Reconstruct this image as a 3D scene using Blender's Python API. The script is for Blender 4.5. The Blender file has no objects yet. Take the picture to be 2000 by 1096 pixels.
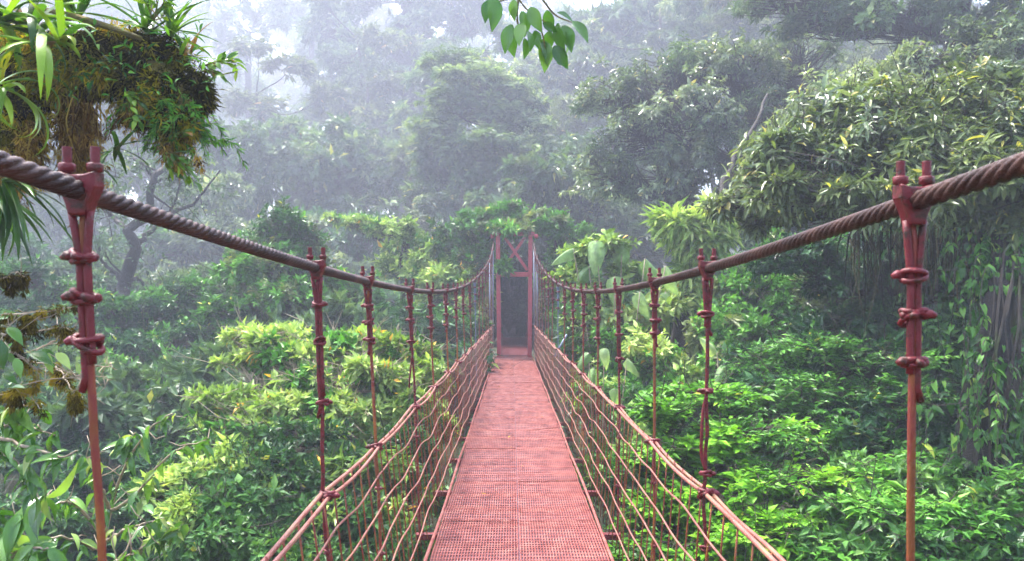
import bpy, math, random
import numpy as np
from mathutils import Vector

R = np.random.default_rng(11)
random.seed(4)
S = bpy.context.scene
COL = S.collection
EYE = 1.57                       # eye height above the bridge deck
F = 1500.0                       # focal length in photo pixels (photo is 2000 wide)
VX, HY = 1003.0, 577.0           # vanishing point of the bridge in the photo

def P(px, py, d):                # a point of the place seen at a photo pixel, d metres ahead
    return np.array([d * (px - VX) / F, d, EYE - d * (py - HY) / F])

# ------------------------------------------------------------------ noise
_G = R.random((32, 32, 32))
def noise(p, s=1.0):
    q = np.asarray(p, float) * s + 100.0
    i = np.floor(q).astype(int); f = q - i; f = f * f * (3 - 2 * f); i %= 32; j = (i + 1) % 32
    x0, y0, z0 = i[..., 0], i[..., 1], i[..., 2]; x1, y1, z1 = j[..., 0], j[..., 1], j[..., 2]
    fx, fy, fz = f[..., 0], f[..., 1], f[..., 2]
    a = _G[x0, y0, z0] * (1 - fx) + _G[x1, y0, z0] * fx; b = _G[x0, y1, z0] * (1 - fx) + _G[x1, y1, z0] * fx
    c = _G[x0, y0, z1] * (1 - fx) + _G[x1, y0, z1] * fx; d = _G[x0, y1, z1] * (1 - fx) + _G[x1, y1, z1] * fx
    return (a * (1 - fy) + b * fy) * (1 - fz) + (c * (1 - fy) + d * fy) * fz

def unit(v):
    v = np.asarray(v, float)
    return v / np.maximum(np.linalg.norm(v, axis=-1, keepdims=True), 1e-9)

# ------------------------------------------------------------------ mesh builder
class MB:
    def __init__(s): s.v = []; s.q = []; s.r = []; s.n = 0
    def add(s, v, q, r=0.5):
        v = np.asarray(v, np.float32).reshape(-1, 3); q = np.asarray(q, np.int32).reshape(-1, 4)
        s.v.append(v); s.q.append(q + s.n); s.n += len(v)
        s.r.append(np.broadcast_to(np.asarray(r, np.float32), (len(v),)))
    def build(s, name, mat, parent=None, smooth=True, origin=None, bevel=0):
        me = bpy.data.meshes.new(name)
        v = np.concatenate(s.v); q = np.concatenate(s.q); r = np.concatenate(s.r)
        if origin is not None: v = v - np.asarray(origin, np.float32)
        me.vertices.add(len(v)); me.vertices.foreach_set('co', v.astype(np.float32).ravel())
        me.loops.add(len(q) * 4); me.loops.foreach_set('vertex_index', q.ravel())
        me.polygons.add(len(q)); me.polygons.foreach_set('loop_start', np.arange(0, len(q) * 4, 4, dtype=np.int32))
        me.update(calc_edges=True)
        me.polygons.foreach_set('use_smooth', np.full(len(q), smooth))
        a = me.attributes.new('rnd', 'FLOAT', 'POINT'); a.data.foreach_set('value', r)
        me.materials.append(mat)
        o = bpy.data.objects.new(name, me); COL.objects.link(o)
        if parent is not None: o.parent = parent
        if bevel:
            b = o.modifiers.new('edge', 'BEVEL'); b.width = bevel; b.segments = 2; b.limit_method = 'ANGLE'
        return o
    def tube(s, path, rad, sides=6, cap=True, rnd=0.5):
        p = np.asarray(path, float); n = len(p)
        rad = np.broadcast_to(np.asarray(rad, float), (n,)).copy()
        t = np.gradient(p, axis=0) if n > 1 else p
        t = unit(t)
        if cap:
            p = np.concatenate([p[:1], p, p[-1:]]); t = np.concatenate([t[:1], t, t[-1:]])
            rad = np.concatenate([[1e-4], rad, [1e-4]]); n += 2
        ref = np.array([0.31, 0.22, 0.93]) if abs(t[n // 2][2]) < .8 else np.array([1.0, 0.13, 0.05])
        u = unit(np.cross(t, ref)); w = np.cross(t, u)
        a = np.linspace(0, 2 * math.pi, sides, endpoint=False)
        ring = p[:, None] + rad[:, None, None] * (u[:, None] * np.cos(a)[None, :, None] + w[:, None] * np.sin(a)[None, :, None])
        s.add(ring.reshape(-1, 3), grid_q(n, sides), rnd)
    def box(s, c, size, rnd=0.5):
        x, y, z = np.asarray(size) / 2
        v = np.array([[-x,-y,-z],[x,-y,-z],[x,y,-z],[-x,y,-z],[-x,-y,z],[x,-y,z],[x,y,z],[-x,y,z]]) + np.asarray(c)
        s.add(v, [[0,3,2,1],[4,5,6,7],[0,1,5,4],[1,2,6,5],[2,3,7,6],[3,0,4,7]], rnd)
    def bar(s, a, b, w, t, rnd=0.5):        # rectangular bar from a to b
        a = np.asarray(a, float); b = np.asarray(b, float); d = unit(b - a)
        ref = np.array([0, 1.0, 0]) if abs(d[1]) < .9 else np.array([0, 0, 1.0])
        u = unit(np.cross(d, ref)) * w / 2; k = unit(np.cross(d, u)) * t / 2
        v = [a-u-k, a+u-k, a+u+k, a-u+k, b-u-k, b+u-k, b+u+k, b-u+k]
        s.add(v, [[0,3,2,1],[4,5,6,7],[0,1,5,4],[1,2,6,5],[2,3,7,6],[3,0,4,7]], rnd)
    def ball(s, c, r, rnd=0.5, n=8, m=6):
        th = np.linspace(0.02, math.pi - 0.02, m); ph = np.linspace(0, 2 * math.pi, n, endpoint=False)
        v = np.stack([np.outer(np.sin(th), np.cos(ph)), np.outer(np.sin(th), np.sin(ph)), np.outer(np.cos(th), np.ones(n))], -1)
        s.add(v.reshape(-1, 3) * np.asarray(r) + np.asarray(c), grid_q(m, n), rnd)

def grid_q(n, sides):
    i = np.arange(n - 1)[:, None] * sides; j = np.arange(sides)[None]; k = (j + 1) % sides
    return np.stack([i + j, i + k, i + k + sides, i + j + sides], -1).reshape(-1, 4)

def curve(pts, n=24):                       # Catmull-Rom through points
    p = np.asarray(pts, float)
    p = np.concatenate([[2 * p[0] - p[1]], p, [2 * p[-1] - p[-2]]])
    out = []
    m = len(p) - 3
    for k in range(n):
        t = k / (n - 1) * m; i = min(int(t), m - 1); f = t - i
        a, b, c, d = p[i], p[i+1], p[i+2], p[i+3]
        out.append(.5 * (2*b + (c-a)*f + (2*a-5*b+4*c-d)*f*f + (3*b-a-3*c+d)*f**3))
    return np.array(out)

# ------------------------------------------------------------------ leaves
def leaf_T(nseg=1, wide=.42, droop=.15, fold=.22, heart=False, pw=1.0):
    if nseg == 1:
        v = np.array([[0,0,0],[-.5,.42,fold*.5],[.5,.42,fold*.5],[0,.5,0],[0,1,-droop]], float)
        v[3, 2] -= droop * .25; v[1:3, 2] -= droop * .18
        return v, np.array([[0,2,4,3],[0,3,4,1]])
    rows = []
    for i in range(nseg + 1):
        y = i / nseg
        if heart: w = (math.sin(math.pi * (y * .86 + .14) ** 0.62) if y < 1 else 0.0)
        else: w = math.sin(math.pi * min(1, (y * .97 + .03)) ** pw)
        w = max(w, .015); yy = y
        for sx in (-.5, 0, .5):
            yo = -.16 * (1 - y) ** 3 if (heart and sx and i < 2) else 0
            rows.append([sx * w, yy + yo, -droop * y * y + (fold * w * .5 if sx else 0)])
    q = []
    for i in range(nseg):
        a = i * 3
        q += [[a, a+1, a+4, a+3], [a+1, a+2, a+5, a+4]]
    return np.array(rows), np.array(q)

def leaves(mb, T, pos, d, nrm, L, W, rnd):
    tv, tq = T[:2]; off = T[2] if len(T) > 2 else 0
    d = unit(d); x = unit(np.cross(d, nrm)); z = np.cross(x, d)
    L = np.broadcast_to(L, (len(pos),)); W = np.broadcast_to(W, (len(pos),))
    v = (pos[:, None] + x[:, None] * (tv[None, :, 0, None] * W[:, None, None])
         + d[:, None] * (tv[None, :, 1, None] * L[:, None, None]) + z[:, None] * (tv[None, :, 2, None] * L[:, None, None]))
    q = tq[None] + (np.arange(len(pos)) * len(tv))[:, None, None]
    mb.add(v.reshape(-1, 3), q.reshape(-1, 4), np.clip(np.repeat(rnd, len(tv)) + np.tile(np.broadcast_to(off, (len(tv),)), len(pos)), 0, 1))

def sprays(mb, tips, dirs, spec, rng, clump_r=None):
    """leafy twig ends: tips Nx3, dirs Nx3"""
    n = spec['n']; N = len(tips)
    d = unit(dirs); up = np.array([0, 0, 1.0])
    u = unit(np.cross(d, up) + 1e-4); w = np.cross(u, d)
    j = np.arange(n)
    t = (j / n)[None] * np.ones((N, 1))
    length = spec.get('len', .25) * (.7 + .6 * rng.random((N, 1)))
    pos = tips[:, None] - d[:, None] * (t * length)[..., None]
    L = spec['L'] * np.exp(rng.normal(0, .16, (N, 1))) * (.5 + .8 * rng.random((N, n))) * (.75 + .5 * np.sin(math.pi * np.clip(t + .15, 0, 1)))
    if spec['style'] == 'flat':
        side = np.where(j % 2 == 0, 1.0, -1.0)[None] * np.ones((N, 1))
        ld = d[:, None] * (.65 + .3 * rng.random((N, n, 1))) + u[:, None] * side[..., None] + rng.normal(0, .22, (N, n, 3))
        ld[..., 2] -= spec.get('sag', .2)
        nr = up + np.array([0, -.25, 0]) + rng.normal(0, .36, (N, n, 3))
    else:
        ph = j[None] * 2.39996 + rng.random((N, 1)) * 6.28
        th = np.radians(spec.get('open', 62)) * (.55 + .6 * t)
        ld = (d[:, None] * np.cos(th)[..., None] + (u[:, None] * np.cos(ph)[..., None] + w[:, None] * np.sin(ph)[..., None]) * np.sin(th)[..., None])
        ld = ld + rng.normal(0, .15, (N, n, 3)); ld[..., 2] -= spec.get('sag', .15)
        nr = up * .75 + d[:, None] * .55 + rng.normal(0, .5, (N, n, 3))
    base = np.clip(.35 + .5 * (noise(tips, .9) - .5) * 1.6, 0, 1)[:, None]
    rnd = np.clip(base + rng.normal(0, .17, (N, n)) + .12 * (1 - t), 0, 1)
    odd = rng.random((N, n)) < spec.get('odd', .01)
    rnd = np.where(odd, 1.0, rnd * .92)
    keep = (rng.random((N, n)) < .92).ravel()
    W = L * spec['W'] * (.8 + .4 * rng.random((N, n)))
    leaves(mb, spec['T'], pos.reshape(-1, 3)[keep], ld.reshape(-1, 3)[keep], nr.reshape(-1, 3)[keep], L.ravel()[keep], W.ravel()[keep], rnd.ravel()[keep])

def big_T(seed, nr=16, nc=9, wide=1.0, droop=.45, roof=.28):
    # a large ovate leaf: pale midrib, pleated between the side veins, wavy margin
    g = np.random.default_rng(seed); V = []; off = []
    for i in range(nr + 1):
        y = i / nr; w = max(.012, math.sin(math.pi * (y * .9 + .1) ** .55) ** .8) * wide if y < 1 else .012
        for j in range(nc):
            u = j / (nc - 1) * 2 - 1; au = abs(u)
            z = -droop * y * y - roof * w * .5 * au ** 1.3 + .016 * math.sin((y - au * .22) * 44) * min(1, au * 2) + .02 * math.sin(y * 11 + seed + 2 * u) * au * au
            V.append([u * .5 * w, y - .07 * (1 - y) ** 3 * au + .05 * au * w * (1 - y), z]); off.append((.22 if j == nc // 2 else 0) + .05 * math.sin((y - au * .22) * 44))
    return np.array(V), grid_open(nr + 1, nc), np.array(off)
def grid_open(n, m):
    a = (np.arange(n - 1)[:, None] * m + np.arange(m - 1)[None]).ravel()
    return np.stack([a, a + 1, a + m + 1, a + m], -1)

# ------------------------------------------------------------------ materials
def nodes(name):
    m = bpy.data.materials.new(name); m.use_nodes = True
    nt = m.node_tree; nt.nodes.clear()
    return m, nt, nt.nodes, nt.links
def ramp(N, stops):
    r = N.new('ShaderNodeValToRGB'); e = r.color_ramp.elements
    while len(e) < len(stops): e.new(.5)
    for k, (p, c) in enumerate(stops): e[k].position = p; e[k].color = (*c, 1)
    return r
def leaf_mat(name, stops, rough=.4, trans=.32, spec=.25, tint=(1.25, 1.35, .45), k=1.0):
    stops = [(p, tuple(min(.8, q * k) for q in c)) for p, c in stops]
    m, nt, N, L = nodes(name)
    at = N.new('ShaderNodeAttribute'); at.attribute_name = 'rnd'
    r = ramp(N, stops); L.new(at.outputs['Fac'], r.inputs[0])
    tc = N.new('ShaderNodeTexCoord'); nz = N.new('ShaderNodeTexNoise'); nz.inputs['Scale'].default_value = 9
    L.new(tc.outputs['Object'], nz.inputs['Vector'])
    hs = N.new('ShaderNodeHueSaturation'); L.new(r.outputs[0], hs.inputs['Color'])
    mr = N.new('ShaderNodeMapRange'); mr.inputs[1].default_value = .3; mr.inputs[2].default_value = .7
    mr.inputs[3].default_value = .75; mr.inputs[4].default_value = 1.25
    L.new(nz.outputs['Fac'], mr.inputs[0]); L.new(mr.outputs[0], hs.inputs['Value'])
    b = N.new('ShaderNodeBsdfPrincipled'); b.inputs['Roughness'].default_value = rough; b.inputs['Specular IOR Level'].default_value = spec * .7
    L.new(hs.outputs[0], b.inputs['Base Color'])
    mx = N.new('ShaderNodeMix'); mx.data_type = 'RGBA'; mx.blend_type = 'MULTIPLY'; mx.inputs[0].default_value = 1
    L.new(hs.outputs[0], mx.inputs[6]); mx.inputs[7].default_value = (*tint, 1)
    t = N.new('ShaderNodeBsdfTranslucent'); L.new(mx.outputs[2], t.inputs['Color'])
    ms = N.new('ShaderNodeMixShader'); ms.inputs[0].default_value = trans * .75
    o = N.new('ShaderNodeOutputMaterial')
    L.new(b.outputs[0], ms.inputs[1]); L.new(t.outputs[0], ms.inputs[2]); L.new(ms.outputs[0], o.inputs[0])
    return m
def surf_mat(name, stops, scale=8, rough=.6, detail=6, bump=.3, bscale=None, metallic=0, spec=.5, stretch=None, rough2=None):
    m, nt, N, L = nodes(name)
    tc = N.new('ShaderNodeTexCoord'); src = tc.outputs['Object']
    if stretch:
        mp = N.new('ShaderNodeMapping'); mp.inputs['Scale'].default_value = stretch; L.new(src, mp.inputs['Vector']); src = mp.outputs[0]
    nz = N.new('ShaderNodeTexNoise'); nz.inputs['Scale'].default_value = scale; nz.inputs['Detail'].default_value = detail; nz.inputs['Roughness'].default_value = .65
    L.new(src, nz.inputs['Vector'])
    r = ramp(N, stops); L.new(nz.outputs['Fac'], r.inputs[0])
    b = N.new('ShaderNodeBsdfPrincipled'); b.inputs['Roughness'].default_value = rough; b.inputs['Metallic'].default_value = metallic; b.inputs['Specular IOR Level'].default_value = spec
    L.new(r.outputs[0], b.inputs['Base Color'])
    if rough2 is not None:
        mr = N.new('ShaderNodeMapRange'); mr.inputs[1].default_value = .35; mr.inputs[2].default_value = .65
        mr.inputs[3].default_value = rough; mr.inputs[4].default_value = rough2
        L.new(nz.outputs['Fac'], mr.inputs[0]); L.new(mr.outputs[0], b.inputs['Roughness'])
    if bump:
        n2 = N.new('ShaderNodeTexNoise'); n2.inputs['Scale'].default_value = bscale or scale * 4; n2.inputs['Detail'].default_value = 4
        L.new(src, n2.inputs['Vector'])
        bp = N.new('ShaderNodeBump'); bp.inputs['Strength'].default_value = bump; bp.inputs['Distance'].default_value = .01
        L.new(n2.outputs['Fac'], bp.inputs['Height']); L.new(bp.outputs[0], b.inputs['Normal'])
    o = N.new('ShaderNodeOutputMaterial'); L.new(b.outputs[0], o.inputs[0])
    return m

M = {}
M['red'] = surf_mat('red_paint', [(.32, (.022, .008, .004)), (.40, (.06, .016, .008)), (.47, (.115, .008, .010)), (.62, (.145, .009, .015)), (.76, (.22, .05, .05))], 38, .48, bump=.25, bscale=260, detail=9, spec=.4)
M['gate'] = surf_mat('gate_lightened_red', [(.3, (.30, .035, .045)), (.6, (.40, .05, .065)), (.8, (.44, .09, .10))], 6, .55, bump=.2)  # bridge red with a lightened colour, making up for weaker light on the tower
M['rusty'] = surf_mat('rusty_red_rod', [(.30, (.07, .020, .005)), (.42, (.18, .052, .008)), (.50, (.17, .020, .014)), (.60, (.26, .085, .010)), (.8, (.34, .14, .02))], 9, .6, bump=.3, bscale=200, stretch=(1, 1, .35))
M['wire'] = surf_mat('railing_wire', [(.3, (.17, .055, .035)), (.5, (.27, .105, .08)), (.7, (.28, .16, .085))], 6, .42, bump=.2, bscale=150)
M['cable'] = surf_mat('steel_cable', [(.3, (.014, .007, .006)), (.48, (.034, .014, .011)), (.62, (.065, .028, .02)), (.78, (.12, .065, .05))], 9, .5, bump=.35, bscale=200, detail=9, spec=.3)
M['deck'] = surf_mat('deck_paint', [(.27, (.05, .014, .012)), (.36, (.16, .036, .030)), (.50, (.26, .074, .060)), (.66, (.33, .135, .105)), (.82, (.36, .20, .16))], 9, .5, bump=.25, bscale=90, detail=14, rough2=.4, spec=.3)
M['boards'] = surf_mat('walkway_boards', [(.3, (.05, .012, .014)), (.6, (.10, .022, .026)), (.8, (.14, .05, .045))], 6, .85, bump=.3, spec=.1)
M['under'] = surf_mat('deck_sheet', [(.3, (.05, .014, .024)), (.55, (.11, .028, .040)), (.8, (.17, .06, .06))], 7, .5, bump=.3)
M['galv'] = surf_mat('galvanised', [(.3, (.10, .13, .17)), (.7, (.17, .20, .25))], 12, .4, metallic=.3)
M['bark'] = surf_mat('bark', [(.3, (.025, .018, .012)), (.5, (.055, .042, .03)), (.62, (.05, .06, .02)), (.8, (.11, .095, .07))], 5, .85, bump=.9, bscale=22, stretch=(1, 1, .4))
M['darkbark'] = surf_mat('wet_bark', [(.3, (.010, .007, .006)), (.55, (.022, .017, .012)), (.8, (.03, .034, .012))], 5, .8, bump=.9, bscale=22)
M['palebark'] = surf_mat('pale_stem', [(.3, (.18, .13, .08)), (.6, (.36, .29, .19)), (.8, (.24, .24, .11))], 12, .6, bump=.3)
M['mossbark'] = surf_mat('mossy_bark', [(.3, (.05, .035, .012)), (.5, (.10, .085, .012)), (.65, (.17, .13, .015)), (.8, (.22, .12, .02))], 14, .9, bump=1, bscale=60)
M['soil'] = surf_mat('forest_soil', [(.3, (.018, .016, .008)), (.5, (.03, .035, .012)), (.65, (.025, .05, .014)), (.8, (.06, .045, .022))], 1.2, .95, detail=10, bump=1, bscale=9)

G = lambda *c: [(i / (len(c) - 1) * .86 if i < len(c) - 1 else 1.0, k) for i, k in enumerate(c)]
M['lime'] = leaf_mat('lime_leaves', [(0, (.03, .11, .006)), (.3, (.085, .26, .014)), (.6, (.20, .45, .025)), (.9, (.36, .60, .055)), (1, (.55, .55, .06))], .42, .32)
M['fresh'] = leaf_mat('fresh_leaves', [(0, (.016, .07, .010)), (.35, (.05, .17, .020)), (.65, (.11, .31, .035)), (.92, (.22, .45, .07)), (1, (.5, .5, .07))], .34, .28)
M['gloss'] = leaf_mat('glossy_leaves', [(0, (.03, .055, .02)), (.35, (.085, .125, .04)), (.65, (.18, .235, .075)), (.92, (.34, .39, .15)), (1, (.52, .48, .10))], .36, .28, .5)
M['silver'] = leaf_mat('silvery_leaves', [(0, (.05, .085, .045)), (.35, (.14, .20, .095)), (.65, (.27, .33, .17)), (.92, (.48, .54, .33)), (1, (.50, .42, .16))], .26, .3, .9)
M['yellow'] = leaf_mat('yellow_green_leaves', [(0, (.06, .13, .025)), (.3, (.20, .32, .07)), (.6, (.40, .52, .15)), (.92, (.62, .68, .28)), (1, (.70, .42, .07))], .35, .33)
M['under_leaf'] = leaf_mat('dark_bush_leaves', [(0, (.014, .05, .014)), (.4, (.04, .12, .026)), (.7, (.085, .20, .045)), (.92, (.17, .31, .075)), (1, (.4, .4, .07))], .36, .3)  # dark green leaves of the lower bushes
M['deep'] = leaf_mat('painted_shade_leaves', [(0, (.005, .012, .007)), (.5, (.012, .028, .014)), (1, (.03, .06, .025))], .6, .15, .2)  # leaves coloured extra dark to paint in the shade of the path hollow
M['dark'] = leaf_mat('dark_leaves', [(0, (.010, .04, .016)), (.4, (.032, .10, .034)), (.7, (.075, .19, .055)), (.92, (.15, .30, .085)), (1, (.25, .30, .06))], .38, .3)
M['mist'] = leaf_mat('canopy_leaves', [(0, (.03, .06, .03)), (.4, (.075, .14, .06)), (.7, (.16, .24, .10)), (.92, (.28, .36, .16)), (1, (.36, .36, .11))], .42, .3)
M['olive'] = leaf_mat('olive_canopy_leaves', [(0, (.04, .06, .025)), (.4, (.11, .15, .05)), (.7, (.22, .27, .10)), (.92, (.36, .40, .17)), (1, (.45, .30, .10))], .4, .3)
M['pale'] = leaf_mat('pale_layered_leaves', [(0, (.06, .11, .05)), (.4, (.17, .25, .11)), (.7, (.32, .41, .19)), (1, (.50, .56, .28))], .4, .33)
M['broad'] = leaf_mat('broad_leaves', [(0, (.035, .11, .02)), (.5, (.085, .21, .035)), (.85, (.17, .33, .07)), (1, (.36, .46, .12))], .24, .3, .7)
M['vine'] = leaf_mat('vine_leaves', [(0, (.016, .06, .010)), (.45, (.05, .16, .018)), (.8, (.13, .30, .035)), (1, (.34, .42, .06))], .36, .33, .4)
M['bigleaf'] = leaf_mat('giant_leaves', [(0, (.11, .22, .06)), (.5, (.27, .42, .15)), (1, (.44, .58, .26))], .3, .35, .5)
M['strap'] = leaf_mat('strap_leaves', [(0, (.010, .04, .004)), (.35, (.045, .13, .008)), (.65, (.13, .28, .015)), (.9, (.28, .44, .03)), (1, (.26, .13, .02))], .32, .32, .5)
M['fern'] = leaf_mat('fern_leaves', [(0, (.02, .09, .01)), (.5, (.06, .22, .02)), (1, (.17, .40, .04))], .42, .4)
M['moss'] = leaf_mat('moss', [(0, (.02, .02, .004)), (.35, (.11, .10, .008)), (.65, (.34, .29, .016)), (.9, (.58, .50, .03)), (1, (.45, .18, .03))], .9, .4, .1)
M['twigmoss'] = leaf_mat('twig_moss', [(0, (.012, .010, .003)), (.35, (.05, .038, .006)), (.65, (.13, .10, .010)), (.9, (.30, .25, .02)), (1, (.26, .14, .02))], .9, .3, .1)
M['brownmoss'] = leaf_mat('hanging_moss', [(0, (.05, .03, .008)), (.4, (.20, .11, .02)), (.7, (.36, .24, .05)), (1, (.46, .36, .07))], .9, .4, .1)
M['roots'] = leaf_mat('hanging_roots', [(0, (.012, .014, .008)), (.5, (.03, .032, .015)), (1, (.07, .06, .025))], .8, .15, .2)

# ------------------------------------------------------------------ objects
def tag(o, label=None, cat=None, group=None, kind=None):
    if label: o['label'] = label
    if cat: o['category'] = cat
    if group: o['group'] = group
    if kind: o['kind'] = kind
    return o
def thing(name, label, cat, loc, group=None):
    o = bpy.data.objects.new(name, None); o.empty_display_size = .2; COL.objects.link(o); o.location = Vector(loc)
    return tag(o, label, cat, group)
def copy_tree(o, parent=None):
    c = o.copy(); COL.objects.link(c)
    if parent is not None: c.parent = parent
    for ch in list(o.children): copy_tree(ch, c)
    return c

def ground(x, y):
    x = np.asarray(x, float); y = np.asarray(y, float)
    h = -4.6 * np.exp(-((y - 6.0) / 8.2) ** 2) + .11 * np.maximum(0, y - 30)
    h = h + .5 * np.maximum(0, -(x + 14)) * .12
    bumps = noise(np.stack([x, y, x * 0], -1), .22) - .5
    off = np.clip((np.abs(x) - 1.2) / 3, 0, 1)
    return h + bumps * 1.3 * off - .02

# terrain
xs = np.concatenate([np.linspace(-150, -30, 36)[:-1], np.linspace(-30, 30, 121), np.linspace(30, 150, 36)[1:]])
ys = np.concatenate([np.linspace(-60, -12, 16)[:-1], np.linspace(-12, 50, 125), np.linspace(50, 240, 40)[1:]])
XX, YY = np.meshgrid(xs, ys)
gm = MB(); gv = np.stack([XX, YY, ground(XX, YY)], -1).reshape(-1, 3)
ny, nx = XX.shape
ii = (np.arange(ny - 1)[:, None] * nx + np.arange(nx - 1)[None]).ravel()
gm.add(gv, np.stack([ii, ii + 1, ii + nx + 1, ii + nx], -1))
tag(gm.build('ground', M['soil']), kind='structure')

# ------------------------------------------------------------------ BRIDGE
GATE = 19.6
def cab_x(y, s): return s * (.77 - .0137 * y) + .004 * max(0, 12 - y) * 0
def cab_z(y): return EYE + .03 + .0064 * (y - 6.2) ** 2 + (max(0, y - 17.5) ** 2) * .055
def shift(y): return .045 * (1 - y / GATE) if y < GATE else 0     # the deck hangs a little to one side of the cables
def low_x(y, s): return s * (.715 - .0105 * y) + shift(y)
def rail_z(y): return EYE - .73 - .0045 * y + .0002 * y * y
def rail_x(y, s):
    f = (cab_z(y) - rail_z(y)) / cab_z(y)
    return cab_x(y, s) * (1 - f) + low_x(y, s) * f
def deck_x(y, s): return s * (.555 - .0042 * y) + shift(y)

bridge = thing('suspension_bridge', 'long narrow red hanging footbridge with steel cables crossing the misty ravine', 'bridge', (0, 0, 0))

def rope(mb, path, r, lobes=6, pitch=.2, sides=36):
    p = np.asarray(path); t = unit(np.gradient(p, axis=0))
    u = unit(np.cross(t, [0, 0, 1.0])); w = np.cross(u, t)
    s = np.concatenate([[0], np.cumsum(np.linalg.norm(np.diff(p, axis=0), axis=1))])
    a = np.linspace(0, 2 * math.pi, sides, endpoint=False)
    tw = s / pitch * 2 * math.pi
    rr = r * (.80 + .20 * np.abs(np.sin(lobes * a / 2)) ** .75)
    ang = a[None] + tw[:, None]
    v = p[:, None] + rr[None, :, None] * (u[:, None] * np.cos(ang)[..., None] + w[:, None] * np.sin(ang)[..., None])
    mb.add(v.reshape(-1, 3), grid_q(len(p), sides))

for s in (-1, 1):
    ys_ = np.concatenate([np.arange(-7, .6, .05), np.arange(.6, 4, .012), np.arange(4, 9, .022), np.arange(9, GATE + .01, .06)])
    mb = MB(); rope(mb, [[cab_x(y, s), y, cab_z(y)] for y in ys_], .0185)
    mb.build('main_cable', M['cable'], bridge)

# --- clip prototype pieces (hanger sub-parts)
def clip_mb():
    m = MB()
    out = np.array([(-.032, .033), (-.012, .027), (.012, .027), (.032, .033), (.0325, .008), (.019, -.024), (.0135, -.044), (-.0135, -.044), (-.019, -.024), (-.0325, .008)])
    n = len(out); rings = []
    for y, k in ((-.019, .90), (-.016, 1), (.016, 1), (.019, .90)):
        rings.append(np.stack([out[:, 0] * k, np.full(n, y), out[:, 1] * k], -1))
    ce = out.mean(0)
    rings = [np.tile([[ce[0], -.019, ce[1]]], (n, 1)) + (rings[0] - [ce[0], -.019, ce[1]]) * .02] + rings + [np.tile([[ce[0], .019, ce[1]]], (n, 1)) + (rings[-1] - [ce[0], .019, ce[1]]) * .02]
    m.add(np.concatenate(rings), grid_q(len(rings), n))
    return m
def stud_mb(s):
    m = MB(); x = s * .0245
    h = .078
    zz = np.arange(.03, h, .0022)
    m.tube([[x, 0, z] for z in zz], [.0076 + (.0007 if k % 2 else 0) for k in range(len(zz))], 12)
    m.tube([[x, 0, .033], [x, 0, .0345], [x, 0, .046], [x, 0, .048]], [.0118, .0138, .0138, .0118], 6)   # nut
    return m
clip_mesh = clip_mb().build('cable_clip', M['red'], None, smooth=False, bevel=.002)
stud_src = [stud_mb(-1).build('threaded_stud', M['red'], None), stud_mb(1).build('threaded_stud', M['red'], None)]
def tie_mb(seed):
    g = np.random.default_rng(seed); m = MB()
    a = np.linspace(0, 2 * math.pi, 15)
    for k in range(2):
        tilt = g.normal(0, .25, 2); rr = (.023 + g.random() * .004, .017)
        pts = np.stack([rr[0] * np.cos(a), rr[1] * np.sin(a), (k - .5) * .011 + tilt[0] * rr[0] * np.cos(a) + tilt[1] * rr[1] * np.sin(a)], -1)
        m.tube(pts, .0068, 7, cap=False)
    e = 1 if g.random() < .5 else -1
    m.tube([[e * .018, -.006, 0], [e * .034, -.008, .003], [e * .044, -.007, -.002]], [.011, .010, .006], 8)
    m.tube([[-e * .018, -.010, 0], [-e * .027, -.012, -.002]], [.010, .007], 8)
    m.tube([[e * .006, -.020, .004], [0, -.027, .0], [-e * .008, -.021, -.004]], [.008, .0085, .008], 8)
    return m
tie_src = [tie_mb(k).build('wire_tie', M['red'], None) for k in range(6)]

def put(src, parent, loc, rz=0, sc=1):
    o = src.copy(); COL.objects.link(o); o.parent = parent; o.location = Vector(loc); o.rotation_euler[2] = rz; o.scale = (sc,) * 3
    return o

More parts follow.
